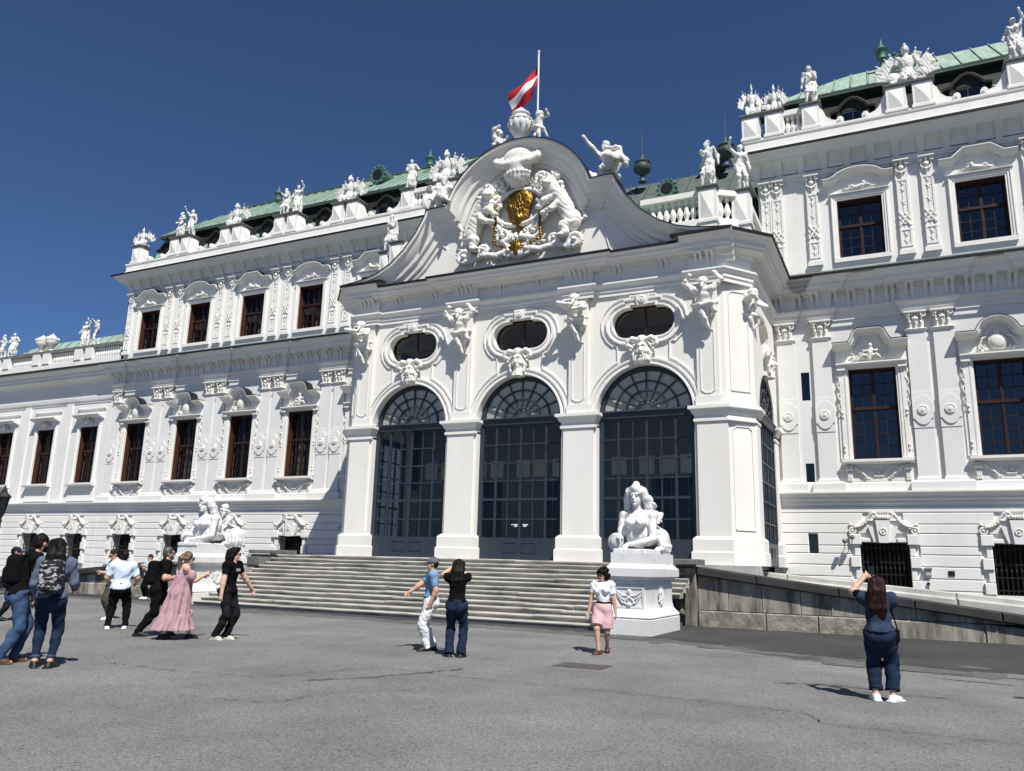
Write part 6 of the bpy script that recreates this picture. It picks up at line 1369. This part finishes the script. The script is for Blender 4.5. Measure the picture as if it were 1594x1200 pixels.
def hairm(J,m_,style):
    S=Sdf(.02); u=J['H']/1.75; c=P_(J,'head');Q=J['hr']
    q=lambda *a: c+Q@(V3(*a)*u)
    S.ell(q(0,.022,.034),V3(.087,.100,.100)*u,Q)
    if style=='short': S.ell(q(0,.05,-.02),V3(.080,.065,.07)*u,Q)
    if style=='bob':
        for i in range(40): a=rnd.uniform(0,6.28); b=rnd.uniform(-.9,1.2); S.ell(q(.11*math.cos(a)*math.cos(b),.03+.11*math.sin(a)*math.cos(b),.01+.13*math.sin(b)),.042*u,k=.015)
    if style=='wavy':
        for s_ in (-1,1): S.path([q(s_*.07,.02,.05),q(s_*.09,.05,-.05),q(s_*.085,.06,-.14)],.045*u,.035*u)
        S.path([q(0,.09,.03),q(0,.10,-.08),q(0,.09,-.15)],.07*u,.06*u); S.ell(q(0,-.05,.10),V3(.075,.05,.035)*u,Q)
    if style in ('long','longer'):
        L=-.36 if style=='long' else -.47
        for x in (-.06,-.03,0,.03,.06): S.path([q(x,.07,.05),c+V3(x*1.25*u,.10*u+.03,-.1*u),c+V3(x*1.5*u,.13*u+.02,L*.7*u),c+V3(x*1.2*u,.12*u,L*u)],.055*u,.03*u)
        for s_ in (-1,1): S.path([q(s_*.075,.0,.05),q(s_*.088,.03,-.06),c+V3(s_*.09*u,.06*u,-.2*u)],.034*u,.03*u)
    if style=='pony': 
        S.path([q(0,.10,.02),q(.0,.15,-.03),c+V3(0,.17*u,-.12*u),c+V3(0,.15*u,-.22*u)],.06*u,.03*u)
        for s_ in (-1,1): S.path([q(s_*.07,-.02,.06),q(s_*.085,.03,-.02),q(s_*.06,.10,-.03)],.035*u)
    fy=-.115; S.box(q(0,fy-.02,-.06),V3(.066,.075,.115)*u,.03,Q,k=.012,op=-1); 
    if style=='short':
        for s_ in (-1,1): S.box(q(s_*.085,-.03,-.07),V3(.03,.075,.06)*u,.02,Q,k=.012,op=-1)
    S.wrinkle(.0035,95,(1,.8,.15)); S.wrinkle(.003,50,(.7,1,.2)); return S.mesh(.009,m_)
def specs(J):
    u=J['H']/1.75; c=P_(J,'head');Q=J['hr']; q=lambda *a: c+Q@(V3(*a)*u); S=Sdf(.006)
    for s_ in (-1,1): S.ell(q(s_*.034,-.108,.006),V3(.031,.010,.022)*u,Q); S.cone(q(s_*.062,-.098,.012),q(s_*.08,.0,.01),.005,.005)
    S.cone(q(-.02,-.112,.014),q(.02,-.112,.014),.005); return S.mesh(.006,lens)
def capm(J,m_):
    u=J['H']/1.75; c=P_(J,'head');Q=J['hr']; q=lambda *a: c+Q@(V3(*a)*u); S=Sdf(.015)
    S.ell(q(0,.012,.045),V3(.092,.108,.088)*u,Q); S.box(q(0,0,-.05),V3(.2,.2,.065)*u,.005,Q,k=.005,op=-1); S.ell(q(0,-.125,.026),V3(.07,.085,.011)*u,Q@rotm(8,0,0)); return S.mesh(.0085,m_)
def facehair(J,m_):
    u=J['H']/1.75; c=P_(J,'head');Q=J['hr']; q=lambda *a: c+Q@(V3(*a)*u); S=Sdf(.015)
    S.ell(q(0,-.028,-.052),V3(.0595,.0695,.080)*u,Q); S.ell(q(0,-.075,-.106),V3(.029,.025,.024)*u,Q); S.box(q(0,-.03,.035),V3(.1,.12,.075)*u,.01,Q,k=.006,op=-1); S.ell(q(0,-.115,-.066),V3(.024,.03,.013)*u,Q,k=.006,op=-1); S.box(q(0,.07,-.05),V3(.1,.06,.1)*u,.01,Q,k=.006,op=-1); return S.mesh(.008,m_)
def pack(S,J,sz=(.15,.09,.23),off=(0,.19,-.02)):
    c=P_(J,'c'); o=c+V3(*off)*1; S.box(o,sz,.085); S.box(o+V3(0,sz[1]*.9,-sz[2]*.35),(sz[0]*.8,.04,sz[2]*.5),.035)
    for s_ in (-1,1): a=P_(J,'s'+('L' if s_>0 else 'R')); S.path([o+V3(s_*.09,-.06,sz[2]*.8),a+V3(-s_*.05,.02,.065),a+V3(-s_*.06,-.075,-.05),c+V3(s_*.13,-.04,-.12),o+V3(s_*.12,-.05,-sz[2]*.7)],.022,.016)
def person(x,y,ang,H,label,pose,look,group=None):
    rz=fdir(x,y,ang); J=rig(H,look.get('fem',0),**pose); J['bulk']=look.get('bulk',1.)
    root=empty('person',(x,y,0),rz,label,'person',group); sk=look.get('skin',skin)
    def add(nm,me): return ob(nm,me,root,(x,y,0),rz)
    S=Sdf(.03); body(S,J,0,look.get('curl',(25,25)),look.get('nd',(None,None))); S.wr=[]; add('body',S.mesh(.0104,sk))
    for nm,fn in look['wear']: add(nm,fn(J))
    add('hair',hairm(J,look['hair'][0],look['hair'][1]))
    if look.get('specs'): add('sunglasses',specs(J))
    for k in 'LR': add('shoe',shoes(J,k,look['shoe'],look.get('hi',0)))
    return J,rz
def held(name,label,cat,S,h,m_,x,y,rz): return tag(ob(name,S.mesh(h,m_),None,(x,y,0),rz),label,cat)
def phone(J,k,x,y,rz,label,off=(0,0,0),rot=(0,0,0)):
    w_=P_(J,'w'+k); d=vnorm(w_-P_(J,'e'+k)); S=Sdf(.004); S.box(w_+d*.10+V3(*off),(.038,.005,.078),.004,rotm(*rot)); held('phone',label,'phone',S,.005,lens,x,y,rz)
T=lambda m_,**k:('shirt',lambda J:shirt(J,m_,**k)); PT=lambda m_,**k:('trousers',lambda J:trousers(J,m_,**k))
def belt(m_,z=.575):
    def f(J): S=Sdf(.01); H=J['H']; p=P_(J,'p'); S.ell(p+V3(0,.002*H,(z-.535)*H),V3(.086,.070,.016)*H*J.get('bulk',1)+.016); return S.mesh(.009,m_)
    return ('belt',f)
# 1 man in blue at the left edge
J,rz=person(-18.9,12.2,95,1.69,'person in a blue shirt and dark cap half cut by the left edge',dict(fL=(.06,-.12,0),fR=(-.05,.10,.01),head=(0,8)),dict(hair=(HAIR['black'],'short'),shoe=shoe['black'],wear=[T(C['blue']),PT(C['dark']),('cap',lambda J:capm(J,C['navy']))]))
# 2 man in black leaning
J,rz=person(-11.80,7.70,95,1.86,'person with a short beard in black T-shirt and blue jeans leaning forward',dict(fL=(.05,-.06,0),fR=(-.06,.05,0),pel=(0,-.035),lean=(.01,-.065),hsh=(0,-.025),head=(28,4),hL=(.13,-.15,.45),hR=(-.14,-.15,.45)),dict(bulk=1.02,hair=(HAIR['black'],'short'),shoe=shoe['brown'],wear=[T(C['black'],hem=.515),PT(C['jeans'],bell=.004,kg=-.002,wr=.004),('beard',lambda J:facehair(J,HAIR['black']))]))
S=Sdf(.03); pack(S,J,(.16,.11,.22),(0,.19,-.04)); held('backpack','black backpack worn by the leaning person in jeans','backpack',S,.012,C['black'],-11.80,7.70,rz)
# 3 woman with camouflage pack
J,rz=person(-10.98,7.71,168,1.79,'person with long dark hair, grey cardigan and rolled jeans seen from behind',dict(fL=(.055,0,0),fR=(-.055,.02,0),head=(-35,10),hL=(.13,-.10,.53),hR=(-.12,-.17,.60),eL=(.3,.9,-.3),eR=(-.35,.9,-.3),toe=(18,-18)),dict(fem=1,hair=(HAIR['black'],'long'),shoe=shoe['black'],wear=[T(C['cardi'],long=True,hem=.53,g=.014),PT(C['navy'],frac=.86,ankle=.052,g=.008,wr=.003),
   ('jeans_cuff',lambda J:(lambda S:[S.cone(P_(J,'k'+k)+(P_(J,'a'+k)-P_(J,'k'+k))*.80,P_(J,'k'+k)+(P_(J,'a'+k)-P_(J,'k'+k))*.88,.062,.060,flat=True) for k in 'LR'] and S.mesh(.009,C['jeans']))(Sdf(.004)))]))
S=Sdf(.03); pack(S,J,(.16,.10,.23),(0,.20,-.06)); held('backpack','black and grey camouflage backpack with wavy pattern','backpack',S,.011,camo,-10.98,7.71,rz)
# 4, 5 the pair in pale T-shirts
J,rz=person(-17.75,14.05,-70,1.70,'person in white T-shirt and olive trousers looking down at a phone',dict(fL=(.06,-.03,0),fR=(-.06,.02,0),head=(0,28),hsh=(0,-.02),lean=(0,-.02),hL=(.02,-.19,.66),hR=(-.03,-.20,.66),toe=(15,-10)),dict(bulk=1.06,hair=(HAIR['brown'],'short'),shoe=shoe['white'],specs=1,wear=[T(C['white'],sleeve=.72,hem=.50),PT(C['olive'],kg=.01,wr=.006)]))
phone(J,'L',-17.75,14.05,rz,'dark phone held by the person in olive trousers',(0,-.02,.03),(60,0,0))
J,rz=person(-15.45,12.42,172,1.66,'person in pale blue T-shirt and black trousers standing with back to the viewer',dict(fL=(.10,.03,0),fR=(-.10,-.04,0),hL=(.16,-.12,.56),hR=(-.16,-.14,.58),head=(8,0)),dict(bulk=1.16,hair=(HAIR['black'],'short'),shoe=shoe['white'],wear=[T(C['pale'],sleeve=.85,hem=.50,flare=.012),PT(C['black'],kg=.004)]))
# 6 far figure by the ramp
J,rz=person(-25.0,21.2,-60,1.60,'person in light blue by the left ramp, mostly hidden behind the walkers',dict(hL=(.10,-.18,.74),hR=(-.05,-.18,.72),head=(0,15)),dict(hair=(HAIR['brown'],'short'),shoe=shoe['white'],wear=[T(C['pale']),PT(C['black'])]))
# 7 man in black with backpack
J,rz=person(-13.62,11.82,88,1.78,'person in black with sunglasses and backpack striding to the right',dict(fL=(.05,-.13,.0),fR=(-.05,.16,.01),pel=(0,-.01),lean=(0,-.05),drop=.02,head=(0,0),hL=(.12,-.20,.64),hR=(-.12,-.20,.64)),dict(bulk=1.05,hair=(HAIR['grey'],'short'),shoe=shoe['black'],specs=1,wear=[T(C['black'],sleeve=.8),PT(C['black'],kg=.006),('beard',lambda J:facehair(J,HAIR['grey']))]))
S=Sdf(.03); pack(S,J,(.16,.11,.24),(0,.20,-.05)); held('backpack','black backpack on the striding person in black','backpack',S,.012,C['black'],-13.62,11.82,rz)
# 8 woman in pink dress
def dress(J):
    S=Sdf(.04); H=J['H']; c,p=P_(J,'c'),P_(J,'p'); torso(S,J,.014); cutz(S,.745*H,False)
    for k in 'LR': s_=P_(J,'s'+k);e=P_(J,'e'+k); S.ell(s_+(e-s_)*.62,(.085,.085,.11),k=.03)
    S.skirt(V3(c[0],c[1],.70*H),V3(p[0],.05,.13*H),.15,.29,8,.032,(.92,1.05),1.0,k=.05); S.skirt(V3(p[0],.03,.27*H),V3(p[0],.06,.10*H),.25,.345,13,.032,(.92,1.1),2.0,k=.02)
    S.wrinkle(.005,38,(1,.8,.3)); return S.mesh(.0125,C['pink'])
J,rz=person(-12.84,11.66,92,1.69,'person in a long pink off-shoulder dress walking while holding a phone',dict(fL=(.04,-.15,0),fR=(-.04,.14,.01),lean=(0,-.045),drop=.02,head=(5,8),hL=(.05,-.24,.70),hR=(-.02,-.26,.72)),dict(fem=1,skin=skin2,hair=(HAIR['blond'],'pony'),shoe=shoe['black'],specs=1,wear=[('dress',dress)]))
phone(J,'L',-12.84,11.66,rz,'phone held by the person in the pink dress',(0,0,.02),(60,0,0))
S=Sdf(.02); c=P_(J,'p'); S.box(c+V3(.20,-.06,.02),(.05,.11,.09),.03); S.path([c+V3(.2,-.1,.1),P_(J,'c')+V3(.12,-.10,.1),P_(J,'n')+V3(-.03,.02,.03),P_(J,'c')+V3(.02,.13,-.05),c+V3(.2,.0,.1)],.008); held('handbag','small black shoulder bag against the pink dress','bag',S,.009,C['black'],-12.84,11.66,rz)
# 9 man in black T-shirt
def prnt(J):
    m=mb(); c=P_(J,'c'); r=random.Random(3)
    for i in range(2):
        x=-.075
        while x<.07: l=r.uniform(.012,.03); m.box(x,x+l,c[1]-.142-.001*i,c[1]-.138,c[2]+.045-.03*i,c[2]+.058-.03*i); x+=l+.008
    return m.me(wht)
J,rz=person(-12.03,12.12,62,1.79,'person with wavy dark hair and sunglasses in black T-shirt walking to the right',dict(fL=(.045,.01,0),fR=(-.05,.08,.0),head=(30,4),drop=.014,lean=(0,-.02),hL=(.30,-.12,.53),hR=(-.19,-.02,.47),kL=(.1,-1,0)),dict(skin=skin2,hair=(HAIR['black'],'wavy'),shoe=shoe['cream'],specs=1,curl=(35,45),wear=[T(C['black'],sleeve=.60,hem=.50),PT(C['dark'],bell=.008,kg=.003,wr=.006),('shirt_print',prnt)]))
# 10, 11 the pair in front of the steps
J,rz=person(-8.0,13.08,-82,1.68,'person in grey cap, blue polo and white trousers reaching out an arm',dict(fL=(.05,-.02,0),fR=(-.055,.06,0),head=(-10,0),tw=-8,hL=(.13,-.02,.50),hR=(-.08,-.30,.55),eR=(-.5,.6,-.6),lean=(0,.012)),dict(hair=(HAIR['black'],'short'),shoe=shoe['black'],curl=(25,40),wear=[T(C['polo'],sleeve=.78,hem=.565),PT(C['offw'],kg=.008,wr=.007,bell=.006),('cap',lambda J:capm(J,C['capg'])),belt(C['black'],.572)]))
J,rz=person(-7.12,12.52,170,1.66,'person with long black hair in black top and jeans taking a photograph',dict(fL=(.065,0,0),fR=(-.06,.0,0),head=(12,-6),hL=(.085,-.19,.91),hR=(.02,-.20,.90),eL=(1,-.05,-.7),eR=(-.6,-.2,-.8),toe=(20,-14)),dict(fem=1,skin=skin2,hair=(HAIR['black'],'long'),shoe=shoe['black'],nd=((0,-.3,.2),(0,-.3,.2)),wear=[T(C['black'],sleeve=.35,hem=.56,g=.013),PT(C['navy'],bell=.03,ankle=.055,frac=1.05)]))
phone(J,'L',-7.12,12.52,rz,'phone raised by the person in the black top',(-.03,-.02,.0),(0,90,0))
# 12 woman in shorts
def shorts(J):
    S=Sdf(.04); H=J['H']; p=P_(J,'p'); S.ell(p+V3(0,0,.0),V3(.104,.080,.085)*H+.012,k=.04)
    for k in 'LR': h,kn=P_(J,'h'+k),P_(J,'k'+k); S.cone(h,h+(kn-h)*.88,.064*H+.012,.064*H+.018,flat=True)
    cutz(S,.60*H,False); S.wrinkle(.004,30,(.3,.4,1)); return S.mesh(.009,C['rose'])
J,rz=person(-5.27,14.82,-12,1.57,'person with curly black hair in white T-shirt and pink shorts walking',dict(fL=(.03,.12,.015),fR=(-.02,-.15,0),head=(-28,14),hL=(.16,-.02,.46),hR=(-.165,-.05,.46),drop=.02),dict(fem=1,bulk=.93,hair=(HAIR['black'],'bob'),shoe=shoe['tan'],specs=1,hi=-.02,wear=[T(C['white'],sleeve=.66,hem=.575),('shorts',shorts),belt(C['black'],.60)]))
w_=P_(J,'wR'); S=Sdf(.01); S.box(w_+V3(-.02,-.03,-.10),(.03,.02,.06),.012); held('purse','small silver purse in the hand of the person in pink shorts','bag',S,.007,plastic,-5.27,14.82,rz)
# 13 woman in denim
def topd(J): return shirt(J,C['overall'],sleeve=.12,hem=.545,g=.024,wr=.006)
J,rz=person(-.42,11.78,176,1.57,'person with long auburn hair in dark denim holding up a phone',dict(fL=(.06,.0,0),fR=(-.065,.0,0),head=(6,-8),hL=(.115,-.19,.96),hR=(.035,-.20,.93),eL=(1,-.05,-.6),eR=(-.6,-.2,-.8),toe=(22,-30)),dict(fem=1,bulk=1.07,skin=skin2,hair=(HAIR['red'],'longer'),shoe=shoe['white'],nd=((0,-.3,.2),(0,-.3,.2)),curl=(30,20),wear=[T(C['black'],sleeve=.72,hem=.60,g=.012),('denim_top',topd),PT(C['navy'],frac=.83,ankle=.085,kg=.012,wr=.006)]))
phone(J,'L',-.42,11.78,rz,'phone held up by the person in dark denim',(-.045,-.01,.02),(0,0,0))
S=Sdf(.02); p=P_(J,'p'); S.box(p+V3(-.19,-.02,-.02),(.04,.08,.08),.025); S.path([p+V3(-.21,-.02,.05),P_(J,'c')+V3(-.16,.06,0),P_(J,'sR')+V3(.02,.03,.07)],.010); held('handbag','small dark shoulder bag at the hip of the person in denim','bag',S,.008,C['black'],-.42,11.78,rz)
